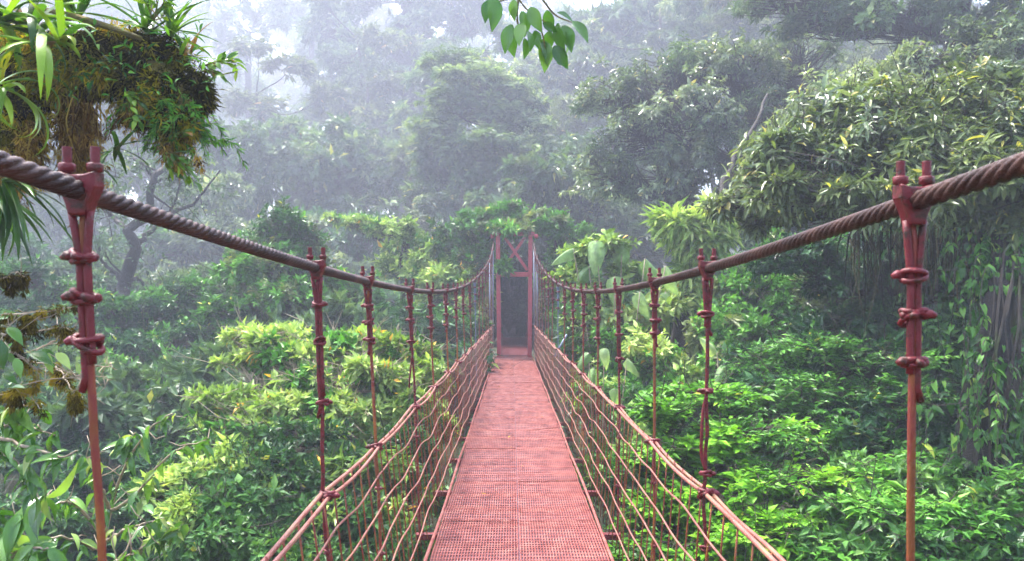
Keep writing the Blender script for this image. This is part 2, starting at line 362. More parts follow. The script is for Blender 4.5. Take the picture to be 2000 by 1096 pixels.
HY_L = [-1.0, .15, 1.335, 2.85, 3.78, 5.17, 6.29, 7.52, 8.65, 9.67, 10.85, 11.97, 13.1, 14.2, 15.4, 16.5, 17.6, 18.6]
HY_R = [-1.0, .2, 1.44, 2.89, 3.90, 5.12, 6.23, 7.33, 8.46, 9.6, 10.75, 11.9, 13.05, 14.2, 15.3, 16.45, 17.55, 18.6]
TIES = {(-1, 2): [.115, .185, .262], (-1, 3): [.135, .275, .50], (-1, 4): [.12, .20, .285], (1, 2): [.138, .212, .30], (1, 3): [.17, .46, .77], (1, 4): [.115, .19, .255], (1, 5): [.15, .30, .46]}
for s, HYs in ((-1, HY_L), (1, HY_R)):
    for k, y in enumerate(HYs):
        g = np.random.default_rng(100 * k + (7 if s > 0 else 3))
        top = np.array([cab_x(y, s), y, cab_z(y)]); bot = np.array([low_x(y, s), y, -.05])
        L = top[2] - bot[2]
        galv = (k == 11 and s < 0) or (k == 10 and s > 0)
        ties = TIES.get((s, k)) or [.11 + g.random() * .03, .19 + g.random() * .05, .28 + g.random() * .1]
        m = MB(); mt = M['galv'] if galv else (M['rusty'] if (k % 2 == 0 or k > 6) else M['red'])
        f = np.linspace(0, 1, 26)
        main = top + (bot - top) * f[:, None]
        wob = .004 if (s, k) not in ((-1, 3), (1, 3)) else .010
        main[2:-1, 0] += np.cumsum(g.normal(0, wob, 23)) * .35 * np.sin(np.linspace(0, math.pi, 23))
        o = m_rod = None
        rod_top = main.copy(); rod_top[0] += [s * -.006, 0, -.03]
        m.tube(rod_top, .0074, 8)
        o = m.build('hanger', mt, bridge)
        # looped upper end, painted red: second leg doubled down to the last tie
        m2 = MB(); e = (ties[-1] if (s, k) != (1, 3) else .17) + .05 + g.random() * .05
        zz = np.linspace(.035, e, 14)
        hx = np.interp(zz, [.03, ties[0], e], [.0165, .0066, .0066])
        ax = np.interp(zz / L, f, main[:, 0])
        for sd in (-1, 1):
            last = len(zz) if sd == s else len(zz) - 2
            pts = np.stack([ax + sd * hx, np.full(14, y) - .004, top[2] - zz], -1)[:last]
            if sd == s: pts[-1] += [s * .008, 0, 0]; 
            m2.tube(pts, .0070 if sd == s else .0074, 8)
        if (s, k) == (1, 3):      # a slack doubled end between the ties of this one
            q = np.array([[0, 0, .47], [-.014, 0, .53], [-.025, -.006, .62], [-.016, 0, .70], [0, 0, .76]])
            m3 = MB(); m3.tube(curve(np.stack([np.interp(q[:, 2] / L, f, main[:, 0]) + q[:, 0], y - .008 + q[:, 1], top[2] - q[:, 2]], -1), 18), .0062, 7); m3.build('slack_rod', M['red'], o)
        if (s, k) == (-1, 5):
            q = np.array([[0, 0, .44], [-.012, 0, .50], [-.030, 0, .60], [-.034, 0, .66]])
            m3 = MB(); m3.tube(curve(np.stack([np.interp(q[:, 2] / L, f, main[:, 0]) + q[:, 0], y - .008 + q[:, 1], top[2] - q[:, 2]], -1), 12), .006, 7); m3.build('slack_rod', M['red'], o)
        m2.build('rod_loop', M['galv'] if galv else M['red'], o)
        put(clip_mesh, o, top)
        for sd in (0, 1): put(stud_src[sd], o, top)
        for t in ties: put(tie_src[g.integers(0, 6)], o, (np.interp(t / L, f, main[:, 0]), y - .002, top[2] - t), g.random() * 1.2 - .6 + (0 if g.random() < .5 else math.pi), .84)
        zr = rail_z(y)        # ties where it meets the hand wire and lower down
        put(tie_src[k % 6], o, (rail_x(y, s), y, zr), g.random() - .5, 1.1)
        for zt in (.62, .30): put(tie_src[(k + 2) % 6], o, (np.interp((top[2] - zt) / L, f, main[:, 0]), y, zt), g.random() * 3, .62)
for o in [clip_mesh] + stud_src + tie_src:
    bpy.data.objects.remove(o)

# --- cross beams and deck
BY = [y for y in HY_L[1:]]
for y in [-2.4, -1.0] + BY:
    m = MB(); m.box((shift(y), y, -.052), (2 * (low_x(y, 1) - shift(y)) + .06, .05, .04)); m.build('cross_beam', M['red'], bridge, smooth=False, bevel=.004)
def sheet_z(x, y): 
    a = noise(np.stack([x * 0 + 3, y, y * 0], -1), 1.9) - .5
    b = noise(np.stack([x * 1.6, y * 3.1, y * 0 + 7], -1), 1.0) - .5
    amp = np.interp(y, [3, 6.5, 9, 15, 20], [.35, .8, 1.5, 1.6, .8])
    w = .021 * np.sin(y * 14.5 + 2.2 * noise(np.stack([x * 0, y * 0 + 1, y], -1), .8) * 6) * (.5 + .5 * np.cos(x * 3.0)) * np.interp(y, [4, 7, 9, 14, 18], [.15, .7, 1, 1, .3])
    return (.030 * a + .022 * b) * amp + w
edges = np.concatenate([np.arange(-3.2, 2.9, 1.22), np.arange(2.9, GATE + 1.3, 1.22)]); edges = np.unique(np.round(edges, 2))
for i in range(len(edges) - 1):
    y0, y1 = edges[i], min(edges[i + 1], GATE + .3)
    if y0 > GATE - .2: break
    ns = 22 if y0 > 1 else 10
    yy = np.linspace(y0 - .02, y1 - .006, ns)
    for side in (-1, 1):
        lift = .004 * ((i + (side > 0)) % 2)
        nb = 30
        m = MB()
        cw = .0072
        for b in range(nb):
            fx = (b + .5) / nb
            xe = np.array([deck_x(y, side) for y in yy]); xc = np.array([shift(y) for y in yy]) + side * .0005
            xb = xc + (xe - xc) * fx
            z = sheet_z(xb, yy) + lift
            prof = [(-cw * .62, -.011), (-cw * .42, -.001), (0, .0008), (cw * .42, -.001), (cw * .62, -.011)]
            v = np.stack([np.stack([xb + dx, yy, z + dz], -1) for dx, dz in prof], 1)
            n5 = 5; a = np.arange(ns - 1)[:, None] * n5; j = np.arange(4)[None]
            m.add(v.reshape(-1, 3), np.stack([a + j, a + j + 1, a + j + 1 + n5, a + j + n5], -1).reshape(-1, 4))
        # cross rods of the grating
        ncr = 24 if y0 > 1 else 12
        for yc in np.linspace(y0, y1 - .03, ncr):
            xl = shift(yc) + side * .004; xr = deck_x(yc, side)
            xs_ = np.linspace(xl, xr, 9); z = sheet_z(xs_, np.full(9, yc)) + lift - .0045
            m.tube(np.stack([xs_, np.full(9, yc), z], -1), .0035, 4)
        xs_ = np.linspace(shift(y0) + side * .01, deck_x(y0, side) - side * .01, 12)
        m.tube(np.stack([xs_, np.full(12, y0 + .004), sheet_z(xs_, np.full(12, y0 + .004)) + lift + .002 + .0015 * np.sin(np.arange(12) * 2.1 + i)], -1), .004, 5)
        p = m.build('deck_panel', M['deck'], bridge)
        m = MB(); fr = np.linspace(0, 1, 7)
        xe = np.array([deck_x(y, side) for y in yy]); xc = np.array([shift(y) for y in yy])
        X = xc[:, None] + (xe - xc)[:, None] * fr[None]; Yg = np.repeat(yy[:, None], 7, 1)
        Zg = sheet_z(X, Yg) + lift - .0105
        a = (np.arange(ns - 1)[:, None] * 7 + np.arange(6)[None]).ravel()
        m.add(np.stack([X, Yg, Zg], -1).reshape(-1, 3), np.stack([a, a + 1, a + 8, a + 7], -1))
        m.build('backing_sheet', M['under'], p)
for s in (-1, 1):                       # angle iron along each deck edge
    m = MB(); yy = np.linspace(-3, GATE + .1, 60)
    for dx, dz in ((0, 0),):
        m.tube([[deck_x(y, s) + s * .012, y, .018 + .012 * math.sin(y * 2.1 + s)] for y in yy], .011, 6)
    m.build('edge_rod', M['deck'], bridge)

rng = np.random.default_rng(202)
for k in range(16):                      # dead leaves caught on the grating
    y = rng.uniform(4.2, 15); x = shift(y) + rng.uniform(-.42, .42); q = np.array([[x, y, float(sheet_z(np.array([x]), np.array([y]))[0]) + .009]])
    t = MB(); l = rng.uniform(.02, .045)
    leaves(t, leaf_T(4, droop=-.25, fold=.3), q * 0, rng.normal(0, 1, (1, 3)) * [1, 1, .05], np.array([[0, 0, 1.0]]), np.array([l]), np.array([l * .5]), np.array([rng.random()]))
    o = t.build('fallen_leaf', M['brownmoss']); o.location = Vector(q[0])
    tag(o, 'small dead leaf lying on the red grating of the footbridge deck', 'leaf', 'dead leaves on the bridge deck')

# --- hand wires (two side by side) and the slack side wires
for s, HYs in ((-1, HY_L), (1, HY_R)):
    hy = np.array(HYs)
    def sag(y):                          # 0 at the hangers, 1 between
        i = np.clip(np.searchsorted(hy, y) - 1, 0, len(hy) - 2); f = (y - hy[i]) / (hy[i + 1] - hy[i])
        return 4 * np.clip(f, 0, 1) * (1 - np.clip(f, 0, 1))
    yy = np.concatenate([np.arange(-2.5, 7, .05), np.arange(7, GATE, .12)])
    for k in range(2):
        dx = (k - .5) * .026 + .008 * np.sin(yy * (2.3 + k) + s * 2 + k * 3)
        dz = -.012 * sag(yy) * (1 + k * .9) + .007 * np.sin(yy * 3.1 + k * 2.2 + s)
        if s > 0 and k == 1: dz += .03 * np.exp(-((yy - 2.2) / .35) ** 2)
        m = MB(); m.tube(np.stack([[rail_x(y, s) for y in yy] + dx, yy, [rail_z(y) for y in yy] + dz], -1), .0075 if k else .0085, 7)
        m.build('hand_wire', M['wire'], bridge)
    for w in range(5):
        fz = (w + 1) / 6
        top_ = np.array([rail_z(y) for y in yy]); rx = np.array([rail_x(y, s) for y in yy]); lx = np.array([deck_x(y, s) + s * .035 for y in yy])
        g = np.random.default_rng(50 + w + (s > 0) * 9)
        z = top_ * (1 - fz) + .02 * fz
        x = rx * (1 - fz) + lx * fz
        per = g.random() * 6
        z = z - .014 * sag(yy) + .010 * np.sin(yy * 5.3 + per) * (1 - .3 * fz) + .004 * np.sin(yy * 9.7 + per * 2.3)
        x = x + .006 * np.sin(yy * 4.1 + per * 1.7)
        m = MB(); m.tube(np.stack([x, yy, z], -1), .0044, 6); m.build('side_wire', M['wire'], bridge)
cnt = 0; far = MB()
for i in range(130):
    for s in (-1, 1):
        y = .3 + i * .155 + (.03 if s > 0 else 0)
        if y > GATE - .2: continue
        g = np.random.default_rng(i * 2 + (s > 0))
        a = np.array([rail_x(y, s), y, rail_z(y) + .004]); b = np.array([deck_x(y, s) + s * .07, y + g.normal(0, .012), -.045])
        c = (a + b) / 2 + [g.normal(0, .006), g.normal(0, .006), 0]
        y_near = y < 9.0
        m = MB() if cnt < 100 and y > 1.0 else far
        m.tube(curve([a, c, b], 7), .0036, 5)
        if m is not far: m.build('baluster', M['rusty'], bridge); cnt += 1
tag(far.build('baluster_mesh', M['wire'], bridge), kind='stuff')
for s in (-1, 1):                        # galvanised stay pipes by the gate
    for dx, y in ((.02, 17.9), (.0, 18.9)):
        m = MB(); x = cab_x(y, s) + s * dx
        m.tube([[x, y, .45], [x, y, cab_z(y) - .05]], .024, 10); m.build('stay_pipe', M['galv'], bridge)
m = MB(); m.tube([[.60, 11.2, .68], [.78, 11.2, 1.0]], .016, 8); m.build('brace_strut', M['galv'], bridge)

# --- gate tower
tower = thing('bridge_tower', 'red steel gate tower with crossed braces at the far end of the footbridge', 'tower', (0.02, GATE, 0))
def tw(px, py, d=GATE): return P(px, py, d) - np.array([0.02, GATE, 0])
for px0, px1 in ((972.5, 975), (1036, 1034.5)):
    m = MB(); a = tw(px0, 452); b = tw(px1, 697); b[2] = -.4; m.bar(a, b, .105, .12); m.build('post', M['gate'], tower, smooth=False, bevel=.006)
for yb, w in ((457, .10), (536, .12)):
    m = MB(); a = tw(964 if yb < 500 else 974, yb); b = tw(1044 if yb < 500 else 1034, yb); a[1] += .02; b[1] += .02
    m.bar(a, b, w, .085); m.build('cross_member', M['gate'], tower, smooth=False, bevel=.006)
for k, (q0, q1) in enumerate((((985, 462), (1030, 528)), ((1026, 462), (981, 528)))):
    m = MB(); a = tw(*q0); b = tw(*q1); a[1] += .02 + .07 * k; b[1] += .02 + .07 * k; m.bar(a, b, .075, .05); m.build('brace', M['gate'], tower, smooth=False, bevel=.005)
for px in (962, 1047):
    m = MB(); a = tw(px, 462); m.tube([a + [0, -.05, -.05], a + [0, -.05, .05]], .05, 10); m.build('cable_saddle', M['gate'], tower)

# --- walkway beyond the gate
walk = thing('walkway', 'narrow red boardwalk with low side rails running into the dark forest behind the gate', 'walkway', (0.01, GATE + .4, 0))
m = MB()
for k in range(52):
    y = .15 + k * .17; m.box((0, y, -.03 + .004 * math.sin(k * 3.1)), (.80, .152, .035))
m.build('deck_boards', M['boards'], walk, smooth=False)
for s in (-1, 1):
    for k in range(6):
        m = MB(); m.box((s * .42, .5 + k * 1.5, .36), (.045, .045, .86)); m.build('rail_post', M['red'], walk, smooth=False)
    for z in (.36, .76):
        m = MB(); m.box((s * .45, 4.3, z), (.03, 8.4, .05)); m.build('rail', M['red'], walk, smooth=False)

# ------------------------------------------------------------------ TREES
LT = leaf_T(1); L3 = leaf_T(3, fold=.18, droop=.25); LH = leaf_T(6, heart=True, droop=.25, fold=.14); LB = leaf_T(7, fold=.16, droop=.4, pw=.8)
SPEC = {
 'fine':  dict(style='flat', n=15, L=.078, W=.42, len=.34, T=LT, sag=.22, odd=.004),
 'lime':  dict(style='flat', n=12, L=.085, W=.46, len=.30, T=LT, sag=.12, odd=.004),
 'gloss': dict(style='rosette', n=12, L=.125, W=.34, len=.20, T=L3, sag=.12, open=66, odd=.03),
 'tier':  dict(style='rosette', n=12, L=.108, W=.38, len=.13, T=LT, sag=.02, open=72, odd=.02),
 'mid':   dict(style='rosette', n=14, L=.125, W=.42, len=.26, T=LT, sag=.18, open=70, odd=.01),
 'dark':  dict(style='rosette', n=13, L=.10, W=.44, len=.22, T=LT, sag=.2, open=70, odd=.004),
 'far':   dict(style='rosette', n=11, L=.33, W=.42, len=.55, T=LT, sag=.2, open=75, odd=.01),
 'layer': dict(style='flat', n=14, L=.26, W=.38, len=.8, T=LT, sag=.25, odd=.0),
}
def sample_tips(c, r, n, rng, up=-.35, shell=.5, drop=.40, ns=1.3):
    d = unit(rng.normal(0, 1, (int(n * 1.9), 3))); d = d[d[:, 2] > up - .25 * rng.random(len(d))]
    rad = shell + (1 - shell) * rng.random(len(d)) ** .6
    p = c + d * rad[:, None] * r
    nv = noise(p, ns / max(np.mean(r), .3))
    p = p[nv > drop]; d = d[nv > drop]
    return p[:n], d[:n]

def tree(name, label, cat, base, trunk, clumps, spec, mat, bark='bark', r0=.12, r1=.04, group=None, seed=0, twig=1.0, up=-.35, shell=.5, drop=.40, outward=1.0, crown_name='crown', limb=True, sat=3, fat=1.0, alt=None):
    """trunk: world points from the base up; clumps: (centre, radii, tips)."""
    rng = np.random.default_rng(seed)
    sp = SPEC[spec] if isinstance(spec, str) else spec
    t = thing(name, label, cat, base, group)
    tr = curve(trunk, 22); wob = rng.normal(0, 1, (22, 3)) * r0 * .25; wob[0] = 0; tr = tr + wob
    w = MB(); w.tube(tr, np.linspace(r0 * 1.0, r1, 22) * (1 + .5 * np.exp(-np.arange(22) / 1.6)), 9)
    lf = MB()
    T, D = [], []
    full = []
    for c, r, n in clumps:
        full.append((c, r, n, True))
        for _ in range(sat):
            dv = unit(rng.normal(0, 1, 3) * [1, .8, .8]); f_ = rng.uniform(.28, .5)
            full.append((np.asarray(c) + dv * np.asarray(r) * rng.uniform(.85, 1.15), np.asarray(r) * f_ * [1, 1, 1.15], int(n * f_ * .55), False))
    for c, r, n, main in full:
        c = np.asarray(c, float); r = np.asarray(r, float) * [1, 1, fat]
        dist = np.linalg.norm(tr - c, axis=1) + 1.2 * np.maximum(0, tr[:, 2] - c[2] + .2)
        a = tr[np.argmin(dist)]
        mid = (a + c) / 2 + rng.normal(0, .12, 3) * np.linalg.norm(c - a) + np.array([0, 0, -.10 * np.linalg.norm(c - a)])
        lb = curve([a, mid, c], 12) + rng.normal(0, .012, (12, 3)) * np.mean(r)
        rl = min(max(r1 * .55, .014), .025 + .016 * np.linalg.norm(c - a))
        if limb and main: w.tube(lb, np.linspace(rl, rl * .4, 12), 6)
        tips, d = sample_tips(c, r, n, rng, up, shell, drop)
        if main: lb_main = lb
        if not len(tips): continue
        st = lb_main[rng.integers(5, 12, len(tips))]
        sh = rng.random(len(tips)) < .10
        tips = np.where(sh[:, None], tips + d * r * rng.uniform(.08, .5, (len(tips), 1)), tips)
        k = rng.random(len(tips)) < twig
        for q0, q1 in zip(st[k], tips[k]):
            m_ = (q0 + q1) / 2 + rng.normal(0, .07, 3) * np.linalg.norm(q1 - q0)
            w.tube([q0, m_, q1], [max(rl * .28, .005), max(rl * .2, .004), .0025], 3, cap=False)
        out = unit(tips - st) * .5 + d * outward + np.array([0, 0, .25]) + rng.normal(0, .25, d.shape)
        T.append(tips); D.append(out)
        # a few inner sprays so the clump has depth
    T = np.concatenate(T); D = np.concatenate(D)
    bare = rng.random(len(T)) < .035          # dead twig ends poking out of the leaves
    for q0, dd in zip(T[bare], unit(D[bare])):
        ln = rng.uniform(.5, 1.3) * sp['L'] * 3.2; q1 = q0 + (dd + rng.normal(0, .25, 3)) * ln
        w.tube(curve([q0 - dd * ln * .4, (q0 + q1) / 2 + rng.normal(0, .06, 3) * ln, q1], 5), np.linspace(.007, .002, 5), 3, cap=False)
        for f_ in (.35, .6):
            a_ = q0 + (q1 - q0) * f_; w.tube([a_, a_ + (dd + rng.normal(0, .8, 3)) * ln * .4], [.004, .0015], 3, cap=False)
    T, D = T[~bare], D[~bare]
    if alt:
        k = noise(T + seed * 3.7, 1.4 / max(.5, np.mean([np.mean(r) for _, r, _ in clumps]))) > .64
        l2 = MB()
        if k.sum() > 8:
            sprays(l2, T[k], D[k], SPEC[alt[0]] if isinstance(alt[0], str) else alt[0], rng)
            l2.build('creeper_foliage', M[alt[1]], t, origin=base, smooth=False)
            T, D = T[~k], D[~k]
    sprays(lf, T, D, sp, rng)
    w.build('trunk', M[bark], t, origin=base)
    lf.build(crown_name, M[mat], t, origin=base, smooth=False)
    return t
def base_at(px, d):
    x = d * (px - VX) / F; return np.array([x, d, float(ground(x, d)) - .05])
def cl(px, py, rx, ry, d, n, deep=None):
    rx_, rz_ = rx * d / F, ry * d / F
    return (P(px, py, d), (rx_, deep or max(rx_ * .75, rz_), rz_), n)

TD = dict
# --- right side -----------------------------------------------------
b = base_at(1420, 8.2)
tree('shrub', 'bright lime green shrub of flat leafy tiers close beside the right railing', 'shrub', b, [b, P(1410, 1000, 8), P(1400, 860, 7.8)],
     [cl(1290, 800, 70, 26, 7.6, 110), cl(1390, 770, 100, 22, 8.2, 150), cl(1440, 850, 130, 30, 7.6, 200), cl(1330, 885, 110, 26, 7.4, 170), cl(1500, 930, 120, 32, 7.2, 200),
      cl(1390, 970, 120, 32, 7.0, 200), cl(1290, 990, 90, 36, 7.2, 150), cl(1480, 1040, 130, 34, 6.7, 220), cl(1340, 1070, 120, 36, 6.6, 200), cl(1560, 1080, 90, 30, 6.6, 140), cl(1250, 1080, 80, 30, 6.8, 120), cl(1440, 1130, 150, 40, 6.4, 150)],
     'lime', 'lime', r0=.09, seed=1, up=-.2, shell=.3, drop=.33, fat=1.15, alt=('fine', 'fresh'))
b = base_at(1640, 10.2)
tree('shrub', 'rounded mid green bush of fine leaves behind the lime shrub', 'shrub', b, [b, P(1630, 850, 10), P(1620, 740, 10)],
     [cl(1600, 690, 130, 36, 10, 200), cl(1720, 700, 120, 40, 10, 190), cl(1490, 720, 100, 36, 10, 160), cl(1560, 770, 130, 40, 9.4, 220), cl(1690, 790, 130, 44, 9.2, 220), cl(1480, 800, 90, 36, 9.2, 140),
      cl(1620, 860, 130, 44, 8.8, 210), cl(1780, 780, 80, 50, 9.6, 150), cl(1730, 880, 110, 44, 8.8, 190), cl(1540, 880, 70, 34, 9, 110), cl(1640, 640, 110, 30, 11, 150), cl(1780, 680, 70, 40, 11, 100)],
     'fine', 'fresh', r0=.10, seed=2, up=-.3, shell=.3, drop=.34, fat=1.25, alt=('mid', 'dark'))
b = base_at(1800, 7.0)
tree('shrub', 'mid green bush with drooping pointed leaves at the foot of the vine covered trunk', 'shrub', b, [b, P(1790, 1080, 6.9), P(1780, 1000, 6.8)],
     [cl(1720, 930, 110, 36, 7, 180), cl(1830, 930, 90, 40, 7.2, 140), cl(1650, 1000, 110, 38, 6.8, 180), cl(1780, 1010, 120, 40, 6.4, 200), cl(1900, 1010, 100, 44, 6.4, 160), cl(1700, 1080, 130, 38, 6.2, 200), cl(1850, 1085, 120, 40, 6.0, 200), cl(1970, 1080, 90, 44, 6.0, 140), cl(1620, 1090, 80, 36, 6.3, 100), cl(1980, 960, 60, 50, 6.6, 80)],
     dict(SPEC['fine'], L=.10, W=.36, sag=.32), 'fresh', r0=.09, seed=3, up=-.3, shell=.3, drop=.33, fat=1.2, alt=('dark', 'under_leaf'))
b = base_at(1990, 9.2)
crownR = tree('tree', 'spreading tree with pale narrow leaves and a shaded mossy underside, right of the bridge', 'tree', b, [b, P(1985, 700, 9.1), P(1960, 480, 8.9), P(1900, 400, 8.6)],
     [cl(1540, 330, 90, 50, 8.6, 230), cl(1620, 260, 110, 50, 8.9, 300), cl(1740, 215, 110, 50, 9, 300), cl(1850, 200, 110, 55, 9, 300), cl(1960, 190, 90, 60, 9, 260), cl(1700, 310, 130, 55, 8.4, 360), cl(1830, 300, 130, 55, 8.3, 360), cl(1950, 300, 100, 60, 8.2, 280),
      cl(1600, 390, 110, 40, 8.2, 280), cl(1740, 400, 120, 40, 8, 280), cl(1900, 390, 110, 45, 8, 280), cl(1480, 400, 70, 40, 8.8, 150), cl(2060, 330, 90, 90, 8.4, 260), cl(2080, 200, 90, 90, 8.8, 240), cl(1990, 430, 80, 50, 7.8, 150), cl(1960, 330, 90, 60, 7.5, 200), cl(1680, 260, 110, 60, 8.6, 220), cl(1780, 260, 110, 60, 8.6, 220), cl(1590, 330, 100, 60, 8.5, 200), cl(1780, 350, 110, 60, 8.2, 220), cl(1900, 250, 110, 70, 8.6, 220)],
     dict(SPEC['gloss'], W=.27, L=.112, n=13, sag=.4, open=82), 'gloss', r0=.17, r1=.06, seed=4, up=-.6, shell=.3, drop=.42, fat=1.3, alt=(dict(SPEC['gloss'], W=.3, L=.13, sag=.4), 'silver'))
rng = np.random.default_rng(77)       # hanging roots and moss under that crown
hm = MB()
for k in range(230):
    px = rng.uniform(1640, 2040); d = rng.uniform(8.2, 9.8); py = rng.uniform(425, 470) + rng.normal(0, 8)
    a = P(px, py, d); ln = abs(rng.normal(.45, .28)) * (1.2 if px > 1650 else .6)
    q = np.array([a, a + [rng.normal(0, .03), rng.normal(0, .03), -ln * .5], a + [rng.normal(0, .06), rng.normal(0, .05), -ln]])
    hm.tube(q, [.012, .009, .003], 3, cap=False, rnd=rng.random())
hm.build('hanging_roots', M['roots'], crownR, origin=b)

b = base_at(1760, 11)
tree('shrub', 'deeply shaded thicket of small dark leaves under the hanging roots of the pale leaved tree', 'shrub', b, [b, P(1760, 700, 11), P(1750, 600, 11)],
     [cl(1560, 500, 80, 40, 11, 130), cl(1660, 540, 90, 50, 11, 170), cl(1780, 500, 90, 50, 10.6, 170), cl(1880, 560, 80, 60, 10.6, 160), cl(1960, 500, 80, 60, 10.4, 150), cl(1720, 620, 100, 50, 11, 170), cl(1850, 660, 80, 60, 10.4, 150), cl(1960, 640, 80, 60, 10.4, 140), cl(1740, 730, 90, 40, 11, 140), cl(1870, 770, 80, 60, 10, 140), cl(1970, 790, 70, 70, 9.6, 140), cl(1760, 450, 100, 40, 11, 130), cl(1900, 460, 100, 40, 10.6, 130), cl(1880, 870, 80, 50, 9, 130), cl(1980, 900, 60, 60, 8.6, 110)],
     dict(SPEC['dark'], L=.11), 'dark', bark='darkbark', r0=.09, seed=14, up=-.6, shell=.3, drop=.36)
b = base_at(1800, 14)
tree('tree', 'airy tree with silvery leaves rising just above and behind the spreading pale leaved tree', 'tree', b, [b, P(1790, 400, 14), P(1770, 200, 14), P(1800, 90, 14)],
     [cl(1620, 190, 70, 36, 13.5, 90), cl(1700, 160, 80, 36, 14, 120), cl(1800, 130, 80, 40, 14, 120), cl(1900, 110, 80, 44, 14, 120), cl(1985, 80, 60, 50, 13.5, 100), cl(1760, 190, 80, 36, 13.5, 110), cl(1880, 170, 80, 36, 13.5, 110), cl(1560, 230, 60, 36, 13.5, 80), cl(1970, 160, 60, 40, 13.5, 90)],
     dict(SPEC['mid'], L=.115, W=.32, sag=.35, open=80), 'silver', bark='darkbark', r0=.14, r1=.06, seed=15, up=-.7, shell=.35, drop=.45, fat=1.4)
# vine covered trunk at the right edge
b = base_at(1925, 7.2)
vt = thing('tree', 'dark thick trunk wrapped in climbing vines with large heart shaped leaves', 'tree', b)
w = MB(); tr = curve([b, P(1920, 900, 7.2), P(1935, 720, 7.2), P(1950, 560, 7.4), P(1955, 400, 8.3), P(1975, 260, 9.2)], 36)
w.tube(tr, np.linspace(.19, .08, 36) * (1 + .12 * np.sin(np.arange(36) * 1.3)), 14); w.build('trunk', M['darkbark'], vt, origin=b)
w = MB(); rng = np.random.default_rng(5)
for k in range(14):
    ph = rng.random() * 6.28; sp_ = rng.normal(0, .6)
    idx = np.arange(3, 30); a = ph + sp_ * np.linspace(0, 1, 27) + .25 * np.sin(np.linspace(0, 6, 27) + k)
    rr = .19 + .03 * rng.random(27)
    w.tube(tr[idx] + np.stack([rr * np.cos(a), rr * np.sin(a), 0 * a], -1), (.006 + .010 * rng.random()), 5)
w.build('vine_stems', M['bark'], vt, origin=b)
lf = MB(); vs = MB()
pos, dr, nr, L_ = [], [], [], []
def trunk_at(z): return tr[int(np.argmin(np.abs(tr[:, 2] - z)))]
for k in range(64):                       # hanging strands, each with its own leaves
    z0 = EYE - 7.2 * ((rng.uniform(430, 560) if k < 40 else rng.uniform(640, 800)) - HY) / F
    a = rng.uniform(math.pi * .9, 2.1 * math.pi); rr = .17 + abs(rng.normal(0, .22)); ln = rng.uniform(.5, 1.5)
    o_ = np.array([math.cos(a) * 1.3, math.sin(a) * .8, 0]); c0 = trunk_at(z0)
    q = curve([c0 + o_ * .12 + [0, 0, .05], c0 + o_ * rr, c0 + o_ * (rr + .03) + [rng.normal(0, .05), 0, -ln * .5], c0 + o_ * rr + [rng.normal(0, .08), rng.normal(0, .05), -ln]], 26)
    vs.tube(q, np.linspace(.006, .0025, 26), 4)
    big = rng.uniform(.75, 1.25)
    for m_ in range(int(8 + ln * 11)):
        c = q[rng.integers(3, 26)]; b2 = rng.uniform(0, 6.28)
        pos.append(c + rng.normal(0, .012, 3)); dr.append([math.cos(b2) * .8, math.sin(b2) * .5 - .25, -.75 + rng.normal(0, .3)])
        nr.append(np.array([math.cos(b2) * .5, math.sin(b2) * .5 - .5, .7]) + rng.normal(0, .35, 3)); L_.append(big * rng.uniform(.05, .125))
for k in range(330):                      # and leaves hugging the bark
    py = rng.uniform(430, 560) if k % 2 else rng.uniform(680, 980)
    c = trunk_at(EYE - 7.2 * (py - HY) / F); a = rng.uniform(math.pi, 2 * math.pi); o_ = np.array([math.cos(a), math.sin(a), 0])
    pos.append(c + o_ * .19); dr.append(o_ * .4 + [rng.normal(0, .5), 0, -.7]); nr.append(o_ + [0, 0, .4] + rng.normal(0, .3, 3)); L_.append(rng.uniform(.05, .12))
vs.build('hanging_stems', M['bark'], vt, origin=b)
L_ = np.array(L_); n = len(L_)
leaves(lf, LH, np.array(pos), np.array(dr), np.array(nr), L_, L_ * .52, np.clip(rng.normal(.42, .27, n), 0, 1))
q = np.array(pos)[::3]
lf.build('vine_leaves', M['vine'], vt, origin=b)

b = base_at(1425, 22)
tree('tree', 'forked leaning tree with a broad grey green crown standing right of the gate', 'tree', b, [b, P(1410, 560, 22.2), P(1402, 430, 22.1), P(1425, 340, 22.0), P(1440, 270, 21.8)],
     [cl(1230, 190, 80, 45, 21.6, 170), cl(1330, 140, 90, 42, 22.2, 200), cl(1440, 120, 90, 42, 22.2, 200), cl(1520, 180, 80, 50, 22.2, 180), cl(1250, 270, 90, 45, 21.0, 200), cl(1360, 220, 100, 45, 21.0, 230), cl(1470, 240, 80, 40, 21.6, 170), cl(1190, 340, 80, 40, 21.6, 160), cl(1290, 350, 80, 40, 21.0, 160), cl(1500, 330, 70, 50, 22.2, 150), cl(1560, 120, 80, 50, 23.5, 160), cl(1430, 305, 60, 40, 20.6, 150), cl(1470, 360, 50, 40, 20.6, 110), cl(1350, 300, 60, 30, 21.6, 90)],
     dict(SPEC['mid'], L=.15, sag=.35, open=80), 'silver', bark='darkbark', r0=.26, r1=.11, seed=6, up=-.75, shell=.35, drop=.42, fat=1.5, alt=(dict(SPEC['mid'], W=.22, L=.17, sag=.5), 'mist'))
b = base_at(1890, 21)
